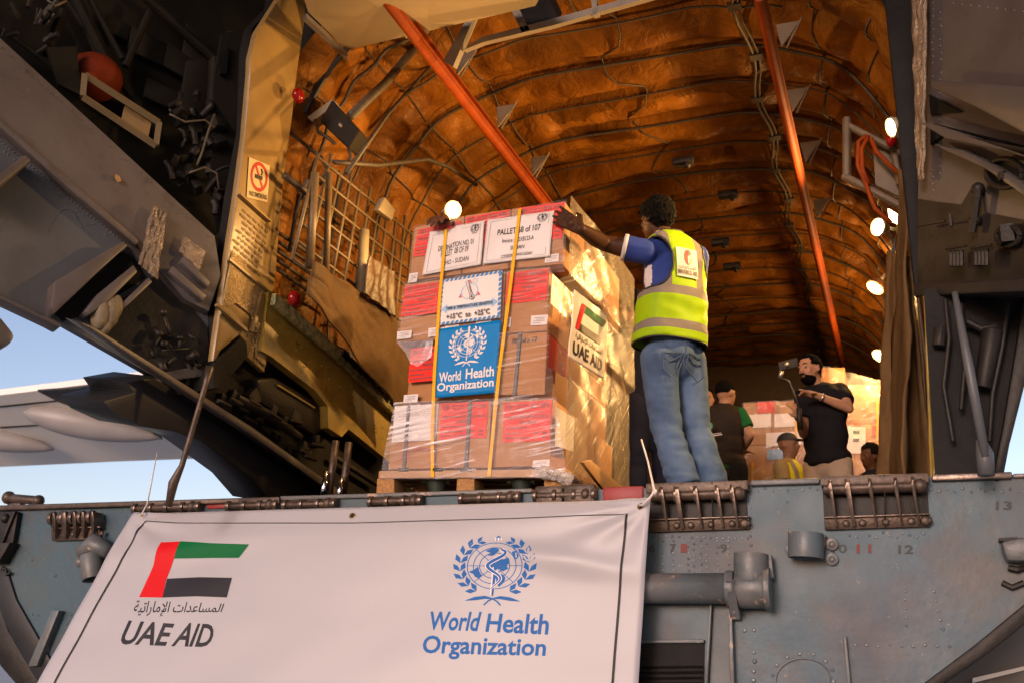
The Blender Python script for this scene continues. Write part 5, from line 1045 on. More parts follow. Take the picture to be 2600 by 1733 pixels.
def side_film(u, v):
    top_ = S(1436, 508, -1.53); z0, z1 = 2.22, 3.80; y = FY - .02 + 1.27 * u; z = z0 + (z1 - z0) * v
    x = -1.505 + .05 * (.5 - abs(u - .5)) - (.05 if .35 < v < .7 else 0) * (1 - u) + .05 * u * (1 if v > .5 else .3)
    if v > .9: x += 0
    p = Vector((x, y, z)); return p + Vector((1, 0, 0)) * (crinkle(p, .0035) + .003 * math.sin(26 * (z + .75 * y) + 3 * noise.noise(p * 2)) * .4)
b = MB(); b.grid(side_film, 70, 90); b.build('side_film', m_fs, WR, smooth=True)
k = MB(); rr = random.Random(4)
for i in range(26):
    u = rr.random(); p = B(1360 + 85 * u, 1188 + 30 * u + rr.uniform(-9, 9), .06 - .03 * rr.random()); k.ball(p, (rr.uniform(.02, .04), rr.uniform(.012, .03), rr.uniform(.012, .03)), 7, 5, rot=Matrix.Rotation(rr.uniform(0, 3), 3, 'X'))
k.build('bunched_film', film_mat('film_bunch', .4, (0, 0, 0), (30, 30, 30), rough=.1, base=.22), WR, smooth=False)
tag(MB().slab([S(1480, 1172, -1.42), S(1500, 1166, -1.42), S(1600, 1250, -1.42), S(1540, 1250, -1.42)], (-.02, 0, 0)).build('loose_board', m_wood, None, bevel=.003), 'loose tan board leaning under the film at the load corner', 'board')
# ---------------------------------------------------------------- people
def capsules(b, pts, rs, n=14):
    """a limb through several joints, tapering, closed and rounded"""
    for i in range(len(pts) - 1):
        b.tube([pts[i], pts[i + 1]], [rs[i], rs[i + 1]], n)
    for p, r in zip(pts, rs): b.ball(p, r, n, 9)
def fuse(name, b, voxel, m, parent, smooth=4, fold=None, label=None, post=None, mats=None):
    """grow overlapping volumes into ONE continuous skin (voxel remesh), then relax it and press folds in"""
    o = b.build('t', m, None)
    k = o.modifiers.new('r', 'REMESH'); k.mode = 'VOXEL'; k.voxel_size = voxel
    if smooth: k = o.modifiers.new('s', 'SMOOTH'); k.factor = .5; k.iterations = smooth
    dg = bpy.context.evaluated_depsgraph_get(); dg.update(); me = bpy.data.meshes.new_from_object(o.evaluated_get(dg))
    bpy.data.objects.remove(o)
    if fold:
        nr = [v.normal.copy() for v in me.vertices]
        for v, nn in zip(me.vertices, nr): v.co += nn * fold(v.co)
    me.name = name; me.materials.clear()
    for q in (mats or [m]): me.materials.append(q)
    if mats and post:
        for p in me.polygons: p.material_index = post(p.center)
    me.polygons.foreach_set('use_smooth', [True] * len(me.polygons))
    o = bpy.data.objects.new(name, me); link(o, parent)
    if label: o['label'] = label
    return o
def hand(b, wrist, tip, palm, spread, curl=(.5, .6, .7, .8), s=1.0, thumb=1):
    """palm, four jointed fingers of unequal length and a thumb from the side of the palm.
    tip: direction the fingers run; palm: direction the palm faces; spread: direction from index to little finger"""
    t = tip.normalized(); n = (palm - t * palm.dot(t)).normalized(); w = (spread - t * spread.dot(t) - n * spread.dot(n)).normalized()
    c = wrist + t * .05 * s
    for k in (-1, -.33, .33, 1): capsules(b, [wrist + w * .014 * k * s + t * .005, c + w * .030 * k * s + t * .035 * s], [.017 * s, .0135 * s], 8)
    b.ball(c, (.030 * s, .030 * s, .030 * s), 10, 8)
    for i, (k, l) in enumerate(zip((-1, -.33, .33, 1), (.072, .080, .075, .058))):
        p = c + w * .031 * k * s + t * .036 * s; a = curl[i] * .55; pts = [p]; d = (t + w * .13 * k).normalized()
        for j, f in enumerate((.45, .32, .23)):
            d = (d * math.cos(a) + n * math.sin(a)).normalized() if j == 0 else (d + n * a * 1.15).normalized(); p = p + d * l * f * s * 1.12; pts.append(p)
        capsules(b, pts, [.0100 * s, .0094 * s, .0086 * s, .0074 * s], 8)
    p = wrist + t * .022 * s - w * .026 * s * thumb; q = p + (t * .55 - w * .6 * thumb + n * .35).normalized() * .042 * s; r = q + (t * .8 - w * .15 * thumb + n * .45).normalized() * .034 * s
    capsules(b, [p, q, r], [.016 * s, .0125 * s, .0095 * s], 8)
def head_volume(b, c, f, up=Vector((0, 0, 1)), s=1.0, face=True):
    """cranium, jaw, brow, nose, lips, ears; f = direction the face looks"""
    f = f.normalized(); r = f.cross(up).normalized(); up = r.cross(f); R_ = Matrix((r, f, up)).transposed()
    P_ = lambda x, y, z: c + R_ @ Vector((x, y, z)) * s
    b.ball(P_(0, -.008, .022), (.076 * s, .096 * s, .095 * s), 18, 14, rot=R_)
    b.ball(P_(0, .022, -.045), (.060 * s, .068 * s, .075 * s), 16, 12, rot=R_); b.ball(P_(0, .052, -.094), (.034 * s, .030 * s, .026 * s), 12, 8, rot=R_)
    if face:
        capsules(b, [P_(0, .088, .012), P_(0, .106, -.030)], [.010 * s, .015 * s], 8); b.ball(P_(.012, .098, -.034), .009 * s, 8, 6); b.ball(P_(-.012, .098, -.034), .009 * s, 8, 6)
        capsules(b, [P_(-.042, .074, .026), P_(0, .088, .022), P_(.042, .074, .026)], [.010 * s] * 3, 8)
        b.ball(P_(0, .086, -.062), (.022 * s, .010 * s, .006 * s), 10, 6, rot=R_); b.ball(P_(0, .084, -.074), (.020 * s, .010 * s, .007 * s), 10, 6, rot=R_)
        for q in (-1, 1): b.ball(P_(.042 * q, .062, -.022), (.020 * s, .016 * s, .022 * s), 10, 6, rot=R_)
    for q in (-1, 1): b.ball(P_(.077 * q, -.010, -.008), (.010 * s, .020 * s, .032 * s), 10, 8, rot=R_)
    return P_, R_
def skin(name, c): return mat(name, c, tuple(x * .86 for x in c), 12, .48, bump=.06, bscale=90)
m_eye = flat('eye_white', (.16, .13, .11), .5); m_pupil = flat('dark_iris', (.01, .008, .006), .2)
def hair_mesh(name, P_, R_, s, m, parent, curly=.012, hw=(.083, .105, .100), cut=.01, back=-.075, top=.030, seed=0, extra=()):
    """hair as a ruffled cap over the cranium, cut at the hairline"""
    b = MB(); b.ball(P_(0, -.014, top), Vector(hw) * s, 30, 22, rot=R_)
    for q in extra: b.ball(P_(*q[0]), q[1] * s, 12, 8)
    inv = R_.transposed(); c = P_(0, 0, 0)
    o = fuse(name, b, .009, m, parent, 2, fold=lambda p: curly * (abs(noise.noise(p * 30 + Vector((seed, 0, 0)))) * 1.4 + 1.0 * noise.noise(p * 95) - .3))
    bm = bmesh.new(); bm.from_mesh(o.data); kill = []
    for fc in bm.faces:
        q = inv @ (fc.calc_center_median() - c) / s
        line = cut + (.055 if q.y > .045 else 0) if q.y > 0 else cut + (back - cut) * min(1, -q.y / .05)
        if q.z < line: kill.append(fc)
    bmesh.ops.delete(bm, geom=kill, context='FACES'); bm.to_mesh(o.data); bm.free(); return o
def eyes(P_, s, parent):
    b = MB()
    for q in (-1, 1): b.ball(P_(.031 * q, .074, .004), .0105 * s, 10, 8)
    for q in (-1, 1): b.ball(P_(.031 * q, .0800, .002), .0066 * s, 8, 6, mi=1)
    return b.build('eyes', [m_eye, m_pupil], parent, smooth=True)
def folds(p, amp, f=9, st=(1, 1, 1), seed=0):
    q = Vector((p.x * f * st[0], p.y * f * st[1], p.z * f * st[2] + seed)); return amp * (noise.noise(q) + .6 * (1 - 2 * abs(noise.noise(q * 1.7 + Vector((4, 2, seed))))))
def J(px, py, y): return PX(px, py, y=y)
def limbs_body(root, j, f, sk, voxel, s=1.0, face=True, hands=(None, None), torso=True, name='person_body'):
    """one continuous body from world joints"""
    b = MB(); P_, R_ = head_volume(b, j['head'], j.get('look', f), j.get('up', Vector((0, 0, 1))), s * j.get('hs', 1), face)
    r = f.cross(Vector((0, 0, 1))).normalized()
    capsules(b, [j['neck'] + Vector((0, 0, -.05)), j['neck'], j['head'] + (j['head'] - j['neck']) * -.25], [.062 * s, .056 * s, .052 * s], 14)
    if torso:
        c1 = (j['shL'] + j['shR']) / 2; c2 = (j['hipL'] + j['hipR']) / 2; R2 = Matrix((r, f, Vector((0, 0, 1)))).transposed()
        b.ball(c1.lerp(c2, .22), (.150 * s, .095 * s, .20 * s), 16, 12, rot=R2); b.ball(c1.lerp(c2, .62), (.125 * s, .085 * s, .20 * s), 16, 12, rot=R2); b.ball(c2 + Vector((0, 0, .03)), (.145 * s, .095 * s, .12 * s), 16, 12, rot=R2)
        capsules(b, [j['shL'], j['shR']], [.058 * s, .058 * s])
    for k in ('L', 'R'):
        if 'el' + k in j: capsules(b, [j['sh' + k], j['sh' + k].lerp(j['el' + k], .5), j['el' + k], j['el' + k].lerp(j['wr' + k], .35), j['wr' + k]], [.056 * s * j.get('arm', 1), .050 * s * j.get('arm', 1), .039 * s * j.get('arm', 1), .041 * s * j.get('arm', 1), .027 * s * j.get('arm', 1)])
        if 'kn' + k in j: 
            capsules(b, [j['hip' + k], j['kn' + k], j['kn' + k].lerp(j['an' + k], .35), j['an' + k]], [.080 * s, .054 * s, .055 * s, .036 * s]); capsules(b, [j['an' + k] + Vector((0, 0, -.04)), j['an' + k] + f * .13 + Vector((0, 0, -.055))], [.038 * s, .030 * s], 10)
    for h in hands:
        if h: hand(b, *h)
    o = fuse(name, b, voxel, sk, root, 2); return o, P_, R_
def trousers(root, j, f, m, s=1.0, voxel=.012, ra=(.112, .082, .076, .074), fold=.006, name='trousers', waist=.13, drop=.03):
    b = MB(); r = f.cross(Vector((0, 0, 1))).normalized(); R2 = Matrix((r, f, Vector((0, 0, 1)))).transposed(); c2 = (j['hipL'] + j['hipR']) / 2
    b.ball(c2 + Vector((0, 0, .01)), (.168 * s, .120 * s, .15 * s), 18, 12, rot=R2); b.tube([c2, c2 + Vector((0, 0, waist))], [.135 * s, .13 * s], 18)
    for k in ('L', 'R'):
        a = j['an' + k] + Vector((0, 0, -drop)); capsules(b, [j['hip' + k], j['hip' + k].lerp(j['kn' + k], .5), j['kn' + k], j['kn' + k].lerp(a, .5)], [ra[0] * s, (ra[0] * .5 + ra[1] * .5) * s, ra[1] * s, ra[2] * s]); b.tube([j['kn' + k].lerp(a, .5), a], [ra[2] * s, ra[3] * s], 14)
    def fo(p):
        k = min(1, max(0, (j['hipL'].z - p.z) / .8)); lo = max(0, 1 - abs(p.z - j['anL'].z - .05) / .22); kn = max(0, 1 - abs(p.z - j['knL'].z) / .16)
        return folds(p, fold * (.4 + .5 * k + 1.1 * lo + .9 * kn), 7, (.8, .8, 1.9), 3) + folds(p + Vector((p.z * .35, 0, 0)), fold * .8, 4.5, (1.2, 1.2, .7), 11) - abs(noise.noise(Vector((p.x * 9, p.y * 9, p.z * 17 + 4 * p.x)))) * fold * (.5 + 1.6 * lo + 1.2 * kn) * .8
    return fuse(name, b, voxel, m, root, 3, fold=fo)
def shirt(root, j, f, m, s=1.0, voxel=.012, sleeve=.55, hem=.02, name='shirt', fold=.005, wide=(.185, .128), mats=None, post=None, rs=.068):
    b = MB(); r = f.cross(Vector((0, 0, 1))).normalized(); R2 = Matrix((r, f, Vector((0, 0, 1)))).transposed(); c1 = (j['shL'] + j['shR']) / 2; c2 = (j['hipL'] + j['hipR']) / 2
    b.ball(c1.lerp(c2, .25), (wide[0] * s, wide[1] * s, .235 * s), 18, 14, rot=R2); b.ball(c1.lerp(c2, .6), (wide[0] * .93 * s, wide[1] * .98 * s, .24 * s), 18, 14, rot=R2)
    b.tube([c1.lerp(c2, .55), c2 - Vector((0, 0, hem))], [.13 * s, .145 * s], 20); 
    if hem >= 0: b.ball(c2 + Vector((0, 0, .06)), (wide[0] * .97 * s, wide[1] * 1.05 * s, .11 * s), 18, 12, rot=R2)
    capsules(b, [j['shL'], j['neck'] + Vector((0, 0, -.055)), j['shR']], [.066 * s, .080 * s, .066 * s])
    for k in ('L', 'R'):
        if 'el' + k in j and sleeve:
            e = j['sh' + k].lerp(j['el' + k], sleeve); b.ball(j['sh' + k], rs * s, 14, 9); b.tube([j['sh' + k], e], [rs * s, (rs + .002) * s], 14)
    return fuse(name, b, voxel, m, root, 3, fold=lambda p: folds(p, fold, 7, (.8, .8, 1.8), 1), mats=mats, post=post)
def shoes(root, j, f, m, s=1.0):
    b = MB()
    for k in ('L', 'R'):
        a = j['an' + k]; z = FLOOR + .045
        capsules(b, [Vector((a.x, a.y, z + .02)) - f * .04, Vector((a.x, a.y, z)) + f * .08, Vector((a.x, a.y, z - .008)) + f * .17], [.048 * s, .042 * s, .034 * s], 12)
    return fuse('shoes', b, .012, m, root, 1)
def stand(j, f, y=None, gap=.11, z=FLOOR, c=None, step=.0):
    """fill in legs under a figure whose lower half the ramp hides"""
    r = f.cross(Vector((0, 0, 1))).normalized()
    for k, q in (('L', -1), ('R', 1)):
        j['hip' + k] = c + r * .095 * q; h = c.z - z
        j['kn' + k] = Vector((c.x, c.y, z + h * .53)) + r * gap * q + f * .03; j['an' + k] = Vector((c.x, c.y, z + .09)) + r * gap * q - f * (.03 + step * q)
    return j
m_dsk = skin('dark_brown_skin', (.060, .026, .013)); m_msk = skin('brown_skin', (.24, .115, .06)); m_lsk = skin('tan_skin', (.46, .24, .14))
m_hair = mat('black_hair', (.0035, .003, .0025), (.006, .005, .004), 60, .9, bump=.6, bscale=160, spec=.06)
# ---- the loader in the yellow vest
th = math.radians(43); f = Vector((-math.sin(th), math.cos(th), 0)); r = Vector((math.cos(th), math.sin(th), 0)); Zu = Vector((0, 0, 1))
MY = 5.16
MAN = empty('person', Vector((-1.02, MY, FLOOR)), 'man in yellow reflective vest and blue jeans, back turned, one hand on the load', 'person', 'people working in the hold')
hp = J(1706, 905, MY + .02)
j = dict(head=J(1668, 556, MY + .02) + f * .01, neck=J(1690, 612, MY + .03), shL=J(1640, 640, MY - .09), shR=J(1768, 652, MY + .24), elL=J(1532, 618, MY - .17), wrL=J(1474, 582, 4.655), elR=J(1760, 760, MY + .32), wrR=J(1690, 720, MY + .5),
         hipL=J(1672, 915, MY - .05), hipR=J(1744, 915, MY + .11), knL=J(1690, 1085, MY - .02), knR=J(1768, 1095, MY + .14), anL=J(1738, 1218, MY - .03), anR=J(1810, 1222, MY + .08), look=(f + Vector((-.30, 0, -.05))).normalized(), hs=1.0, arm=1.18)
tipd = J(1412, 542, FY - .06) - j['wrL']
body, P_, R_ = limbs_body(MAN, j, f, m_dsk, .0065, 1.0, True, ((j['wrL'], tipd, Vector((.1, 1, -.1)), Vector((0, -.1, -1)), (.25, .3, .3, .4), 1.15, 1), (j['wrR'], f, -Zu, r, (.4, .5, .5, .6), 1, 1)), name='person_body')
hair_mesh('hair', P_, R_, 1.0, m_hair, MAN, curly=.013, hw=(.098, .116, .114), cut=.0, back=-.085, top=.030, seed=2)
m_jean = mat('faded_blue_denim', (.105, .165, .275), (.042, .072, .14), 3.2, .8, bump=.3, bscale=240, c3=(.072, .12, .21))
JN = trousers(MAN, j, f, m_jean, 1.0, .0105, (.106, .082, .080, .086), .0060, 'jeans', .12, .035)
b = MB(); 
def back_pt(u, z, out): 
    c = (j['hipL'] + j['hipR']) / 2; ok, p, n, _i = JN.closest_point_on_mesh(c + r * u - f * .17 + Zu * z); return p + n * .002
for sg in (-1, 1):
    q = [back_pt(.085 * sg + a, z, .132 + .0 * abs(a)) for a, z in ((-.062, .0), (.062, .0), (.062, -.10), (0, -.13), (-.062, -.10))]
    b.tube([*q, q[0]], .0035, 5); b.tube([back_pt(.085 * sg - .062, -.028, .136), back_pt(.085 * sg, -.05, .138), back_pt(.085 * sg + .062, -.028, .136)], .003, 5)
b.tube([back_pt(0, .12, .125), back_pt(0, .02, .128), back_pt(0, -.12, .10)], .0035, 5)
b.build('pocket_seams', mat('denim_stitching', (.075, .11, .18), None, 30, .8), JN)
shoes(MAN, j, f, flat('dark_shoe', (.03, .025, .022), .5))
m_sh = mat('royal_blue_polo', (.030, .055, .24), (.022, .042, .19), 9, .7, bump=.2, bscale=160); m_shw = mat('white_polo_panel', (.58, .55, .55), None, 9, .7)
def poly_post(p):
    u = (p - j['shL']).dot(r); z = p.z - j['shL'].z; ff = (p - j['shL']).dot(f)
    return 1 if (-.03 < ff < .05 and z < -.08 and -.12 < u < .03) else 0
SH = shirt(MAN, j, f, m_sh, 1.0, .0105, .50, -.16, 'polo_shirt', .005, (.176, .12), mats=[m_sh, m_shw], post=poly_post, rs=.072)
b = MB(); e = j['shL'].lerp(j['elL'], .50); d = (j['elL'] - j['shL']).normalized(); b.tube([e - d * .012, e + d * .012], .079, 22); b.build('sleeve_cuff', m_shw, SH, smooth=True)
b = MB(); b.tube([j['neck'] + Vector((0, 0, -.03)), j['neck'] + Vector((0, 0, .045))], [.086, .066], 22); b.build('collar', m_shw, SH, smooth=True)
# vest: a lofted shell with cut armholes, its reflective bands by position on the cloth
def loft(rings, nu=72, nv=70, e=2.5):
    cs = [q[0] for q in rings]; n = len(rings) - 1
    def cr(vals, t):
        i = min(n - 1, int(t * n)); q = t * n - i; p0 = vals[max(0, i - 1)]; p1 = vals[i]; p2 = vals[i + 1]; p3 = vals[min(n, i + 2)]
        return ((p1 * 2) + (p2 - p0) * q + (p0 * 2 - p1 * 5 + p2 * 4 - p3) * q * q + (p1 * 3 - p0 - p2 * 3 + p3) * q ** 3) * .5
    def fn(u, v):
        c = cr(cs, v); a = cr([q[1] for q in rings], v); bb = cr([q[2] for q in rings], v); w = math.tau * u; x = math.cos(w); y = math.sin(w)
        return c + r * a * math.copysign(abs(x) ** (2 / e), x) + f * bb * math.copysign(abs(y) ** (2 / e), y)
    return fn, nu, nv
m_v = bpy.data.materials.new('vest_cloth'); m_v.use_nodes = True
def vest_mat(m, yel, band, z_bands, uoff, zv0, zv1, org, rr_, dark=None):
    t = m.node_tree; N = t.nodes; L_ = t.links; bs = N['Principled BSDF']; bs.inputs['Roughness'].default_value = .55
    tc = N.new('ShaderNodeTexCoord'); sub = N.new('ShaderNodeVectorMath'); sub.operation = 'SUBTRACT'; L_.new(tc.outputs['Object'], sub.inputs[0]); sub.inputs[1].default_value = org
    sep = N.new('ShaderNodeSeparateXYZ'); L_.new(sub.outputs[0], sep.inputs[0]); dt = N.new('ShaderNodeVectorMath'); dt.operation = 'DOT_PRODUCT'; L_.new(sub.outputs[0], dt.inputs[0]); dt.inputs[1].default_value = rr_
    def M_(op, a, b_=None):
        n = N.new('ShaderNodeMath'); n.operation = op
        for i, x in enumerate((a, b_)):
            if x is None: continue
            if isinstance(x, (int, float)): n.inputs[i].default_value = x
            else: L_.new(x, n.inputs[i])
        return n.outputs[0]
    def inside(v, c, h): return M_('LESS_THAN', M_('ABSOLUTE', M_('SUBTRACT', v, c)), h)
    z = sep.outputs[2]; u = dt.outputs['Value']; acc = None
    for zc, h in z_bands: acc = inside(z, zc, h) if acc is None else M_('MAXIMUM', acc, inside(z, zc, h))
    for uo in uoff: acc = M_('MAXIMUM', acc, M_('MULTIPLY', inside(u, uo, .026), M_('GREATER_THAN', z, zv0)))
    n = N.new('ShaderNodeTexNoise'); n.inputs['Scale'].default_value = 7; mx0 = N.new('ShaderNodeMix'); mx0.data_type = 'RGBA'; L_.new(n.outputs[0], mx0.inputs[0]); mx0.inputs[6].default_value = (*yel, 1); mx0.inputs[7].default_value = (*[x * .86 for x in yel], 1)
    mx = N.new('ShaderNodeMix'); mx.data_type = 'RGBA'; L_.new(acc, mx.inputs[0]); L_.new(mx0.outputs[2], mx.inputs[6]); mx.inputs[7].default_value = (*band, 1); L_.new(mx.outputs[2], bs.inputs['Base Color'])
    w = N.new('ShaderNodeTexVoronoi'); w.inputs['Scale'].default_value = 170; L_.new(tc.outputs['Object'], w.inputs['Vector']); bp = N.new('ShaderNodeBump'); bp.inputs['Strength'].default_value = .35; bp.inputs['Distance'].default_value = .002; L_.new(w.outputs[0], bp.inputs['Height']); L_.new(bp.outputs[0], bs.inputs['Normal'])
rg = [(J(1700, 878, MY + .03), .212, .160), (J(1704, 815, MY + .03), .202, .150), (J(1708, 745, MY + .03), .196, .143), (J(1710, 695, MY + .03), .196, .138), (J(1710, 655, MY + .03), .196, .126), (J(1705, 622, MY + .03), .150, .105), (J(1695, 598, MY + .03), .082, .078)]
fn, nu, nv = loft(rg); org = rg[0][0]; zz = lambda py: J(1705, py, MY - .1).z - org.z
vest_mat(m_v, (.26, .43, .006), (.17, .15, .13), [(zz(824), .026), (zz(738), .026)], (-.098, .112), zz(738), 9, org, r)
b = MB(); b.grid(lambda u, v: fn(u, v) , nu, nv); o = b.build('vest', m_v, MAN, smooth=True)
bm = bmesh.new(); bm.from_mesh(o.data); bmesh.ops.remove_doubles(bm, verts=bm.verts, dist=.0005); kill = []
for fc in bm.faces:
    c = fc.calc_center_median()
    for sh, q in ((j['shL'], -1), (j['shR'], 1)):
        d = c - sh - Vector((0, 0, -.075)); u = d.dot(r) * q
        if (u / .095) ** 2 + (d.z / .165) ** 2 < 1: kill.append(fc); break
bmesh.ops.delete(bm, geom=kill, context='FACES'); bm.normal_update()
for _ in range(14):                                                 # relax the cut edges into clean curves
    new = {}
    for v in bm.verts:
        nb = [e.other_vert(v).co for e in v.link_edges if e.is_boundary]
        if len(nb) == 2: new[v] = v.co * .5 + (nb[0] + nb[1]) * .25
    for v, c in new.items(): v.co = c
bm.normal_update()
for v in bm.verts: v.co += v.normal * (folds(v.co, .010, 5, (.7, .7, 1.3), 8) + folds(v.co, .004, 14, (1, 1, .6), 2)) 
hz = min(v.co.z for v in bm.verts)
bm.to_mesh(o.data); bm.free(); k = o.modifiers.new('s', 'SOLIDIFY'); k.thickness = .006; VEST = o
def edge_loop_tube(ob, rad, m, name, parent):
    bm = bmesh.new(); bm.from_mesh(ob.data); todo = set(e for e in bm.edges if e.is_boundary)
    while todo:
        e = todo.pop(); chain = [e.verts[0], e.verts[1]]
        while True:
            nx = [q for q in chain[-1].link_edges if q in todo]
            if not nx: break
            todo.discard(nx[0]); chain.append(nx[0].other_vert(chain[-1]))
        if len(chain) > 8: b = MB(); b.tube([v.co.copy() for v in chain], rad, 6, cap=False); b.build(name, m, parent, smooth=True)
    bm.free()
edge_loop_tube(VEST, .0065, flat('black_piping', (.012, .012, .014), .6), 'piping', VEST)
# printed patch on the back
def vback(u, v, h=0):
    """u across the back in metres from the spine, v 0..1 up the vest"""
    return None
ring_t = lambda py: (880 - py) / (880 - 598)
def on_vest(uu, zz_, h):
    """nearest shell point at offset uu along r and height zz_"""
    best = None
    lo, hi = 0.0, 1.0
    for _ in range(24):
        mid = (lo + hi) / 2
        if fn(.75, mid).z < zz_: lo = mid
        else: hi = mid
    v = (lo + hi) / 2; c = None
    a, e_ = .5, 1.0
    for _ in range(24):
        mid = (a + e_) / 2
        if (fn(mid, v) - org).dot(r) < uu: a = mid
        else: e_ = mid
    return fn((a + e_) / 2, v) - f * (h + .012)
z0 = J(1755, 700, MY - .1).z; z1 = J(1755, 624, MY - .1).z
QV = lambda u, v, h=0: on_vest(-.045 + .135 * u, z0 + (z1 - z0) * v, h)
b = MB(); b.grid(lambda u, v: QV(u, v), 16, 12); b.build('back_patch', mat('white_patch', (.54, .50, .47), None, 20, .6), VEST, smooth=True)
s = Art(); s.text('MAXIMUS AIR', (.04, .08, .96, .24), .03); s.text(AR[-9:], (.08, .28, .88, .40), .01); s.lay('lettering', QV, m_blk, VEST, h=.002)
m_g = flat('logo_green', (.02, .22, .07), .5)
s = Art(); s.poly(circ(.52, .68, .17, 20, 90, 270, ry=.26)); s.lay('logo_red', QV, m_fr, VEST, h=.002); s = Art(); s.poly(circ(.54, .66, .17, 20, -90, 20, ry=.24)); s.lay('logo_green', QV, m_g, VEST, h=.002); s = Art(); s.poly(circ(.54, .72, .16, 20, 20, 90, ry=.24) + [(.54, .72)]); s.lay('logo_black', QV, m_blk, VEST, h=.003)
# ---- someone behind the load: only the fingers over the top edge show
f2 = Vector((.2, -1, 0)).normalized(); base = Vector((-2.32, 5.62, FLOOR))
HB = empty('person', base, 'person mostly hidden behind the load, dark fingers hooked over its top left edge', 'person', 'people working in the hold')
w0 = B(1121, 572, 0) + Vector((0, .080, .030))
j2 = dict(head=base + Vector((.0, -.02, 1.42)), neck=base + Vector((0, 0, 1.30)), shL=base + Vector((.16, 0, 1.22)), shR=base + Vector((-.16, 0, 1.22)), elR=base + Vector((-.22, -.30, 1.30)), wrR=w0, elL=base + Vector((.2, -.1, .98)), wrL=base + Vector((.2, -.25, .85)))
j2 = stand(j2, f2, c=base + Vector((0, 0, .80)))
limbs_body(HB, j2, f2, skin('warm_brown_skin', (.14, .062, .034)), .0065, .92, True, ((w0, Vector((.0, -1, .02)), Vector((.0, -.3, -1)), Vector((-1, 0, .25)), (.9, 1.1, 1.1, 1.0), 1.3, 1),))
shirt(HB, j2, f2, mat('dark_work_shirt', (.05, .045, .05), None, 8, .7), .92, .014); trousers(HB, j2, f2, mat('dark_work_trousers', (.03, .03, .035), None, 8, .7), .92, .015)
# ---- person in navy standing between load and vest man
f3 = Vector((-.5, .8, 0)).normalized(); base = Vector((-1.50, 6.35, FLOOR))
NV = empty('person', base, 'person in dark navy overalls, mostly hidden between the load and the man in the vest', 'person', 'people working in the hold')
j3 = dict(head=J(1601, 778, 6.35), neck=base + Vector((.02, 0, 1.44)), shL=base + Vector((-.14, -.05, 1.36)), shR=base + Vector((.18, .1, 1.36)), elL=base + Vector((-.2, .1, 1.1)), wrL=base + Vector((-.2, .3, 1.0)), elR=base + Vector((.26, .15, 1.1)), wrR=base + Vector((.2, .35, 1.0)))
j3['head'].z = min(j3['head'].z, base.z + 1.66); j3 = stand(j3, f3, c=base + Vector((.06, 0, .88)))
_, P3_, R3_ = limbs_body(NV, j3, f3, m_msk, .013); hair_mesh('hair', P3_, R3_, 1.0, m_hair, NV)
m_navy = mat('navy_cloth', (.014, .018, .04), (.02, .024, .05), 8, .75); shirt(NV, j3, f3, m_navy, 1, .014); trousers(NV, j3, f3, m_navy, 1.05, .015); shoes(NV, j3, f3, flat('black_boot', (.015, .014, .014), .5))
# ---- man in black T-shirt filming with a phone on a stick
BY = 8.2; f4 = Vector((-.45, -.9, 0)).normalized()
BT = empty('person', Vector((-.45, BY, FLOOR)), 'bearded man in black T-shirt and beige trousers filming with a phone on a handheld stick', 'person', 'people working in the hold')
j4 = dict(head=J(2056, 936, BY - .06), neck=J(2076, 985, BY), shL=J(2133, 992, BY + .02), shR=J(2040, 1006, BY - .02), elL=J(2156, 1036, BY - .14), wrL=J(2076, 1004, BY - .28), elR=J(2040, 1100, BY - .10), wrR=J(2030, 1060, BY - .30), look=Vector((-.62, -.78, -.12)), hs=1.04)
j4 = stand(j4, f4, c=J(2102, 1182, BY), step=.04)
_, P4, R4 = limbs_body(BT, j4, f4, m_lsk, .0105, 1.0, True, ((j4['wrL'], Vector((-.9, -.3, .25)), Vector((-.1, -.3, -1)), Vector((.2, .9, -.3)), (.2, .8, .9, 1.0), 1, 1), (j4['wrR'], Vector((-.15, -.4, .55)), Vector((-.6, .5, 0)), Vector((.2, .4, .8)), (1.1, 1.2, 1.2, 1.2), 1, 1)))
hair_mesh('hair', P4, R4, 1.04, m_hair, BT, curly=.006, hw=(.080, .103, .100), cut=.022, back=-.05, top=.026, seed=5); eyes(P4, 1.04, BT)
b = MB(); R_b = R4
b.ball(P4(0, .030, -.080), Vector((.061, .068, .056)), 18, 12, rot=R4); o = fuse('beard', b, .008, m_hair, BT, 2, fold=lambda p: .004 * noise.noise(p * 60))
bm = bmesh.new(); bm.from_mesh(o.data); iv = R4.transposed(); kill = [fc for fc in bm.faces if (lambda q: q.z > -.056 + .022 * (abs(q.x) > .045) or q.y < .0 or (abs(q.x) < .02 and -.078 < q.z < -.062))(iv @ (fc.calc_center_median() - P4(0, 0, 0)))]
bmesh.ops.delete(bm, geom=kill, context='FACES'); bm.to_mesh(o.data); bm.free()
b = MB(); b.tube([P4(-.03, .096, -.052), P4(0, .102, -.048), P4(.03, .096, -.052)], [.004, .007, .004], 8); b.tube([P4(-.05, .078, .030), P4(-.03, .088, .034), P4(-.012, .091, .028)], [.003, .005, .004], 6); b.tube([P4(.05, .078, .030), P4(.03, .088, .034), P4(.012, .091, .028)], [.003, .005, .004], 6); b.build('moustache_and_brows', m_hair, BT, smooth=True)
shirt(BT, j4, f4, mat('black_tshirt', (.010, .010, .012), (.014, .013, .014), 8, .8), 1.06, .011, .62, .0, 't_shirt', .007, (.19, .135)); trousers(BT, j4, f4, mat('beige_trousers', (.44, .34, .24), (.38, .29, .20), 5, .8, bump=.15, bscale=160), 1.0, .013, fold=.006, waist=.02); shoes(BT, j4, f4, flat('tan_shoe', (.2, .13, .08), .6))
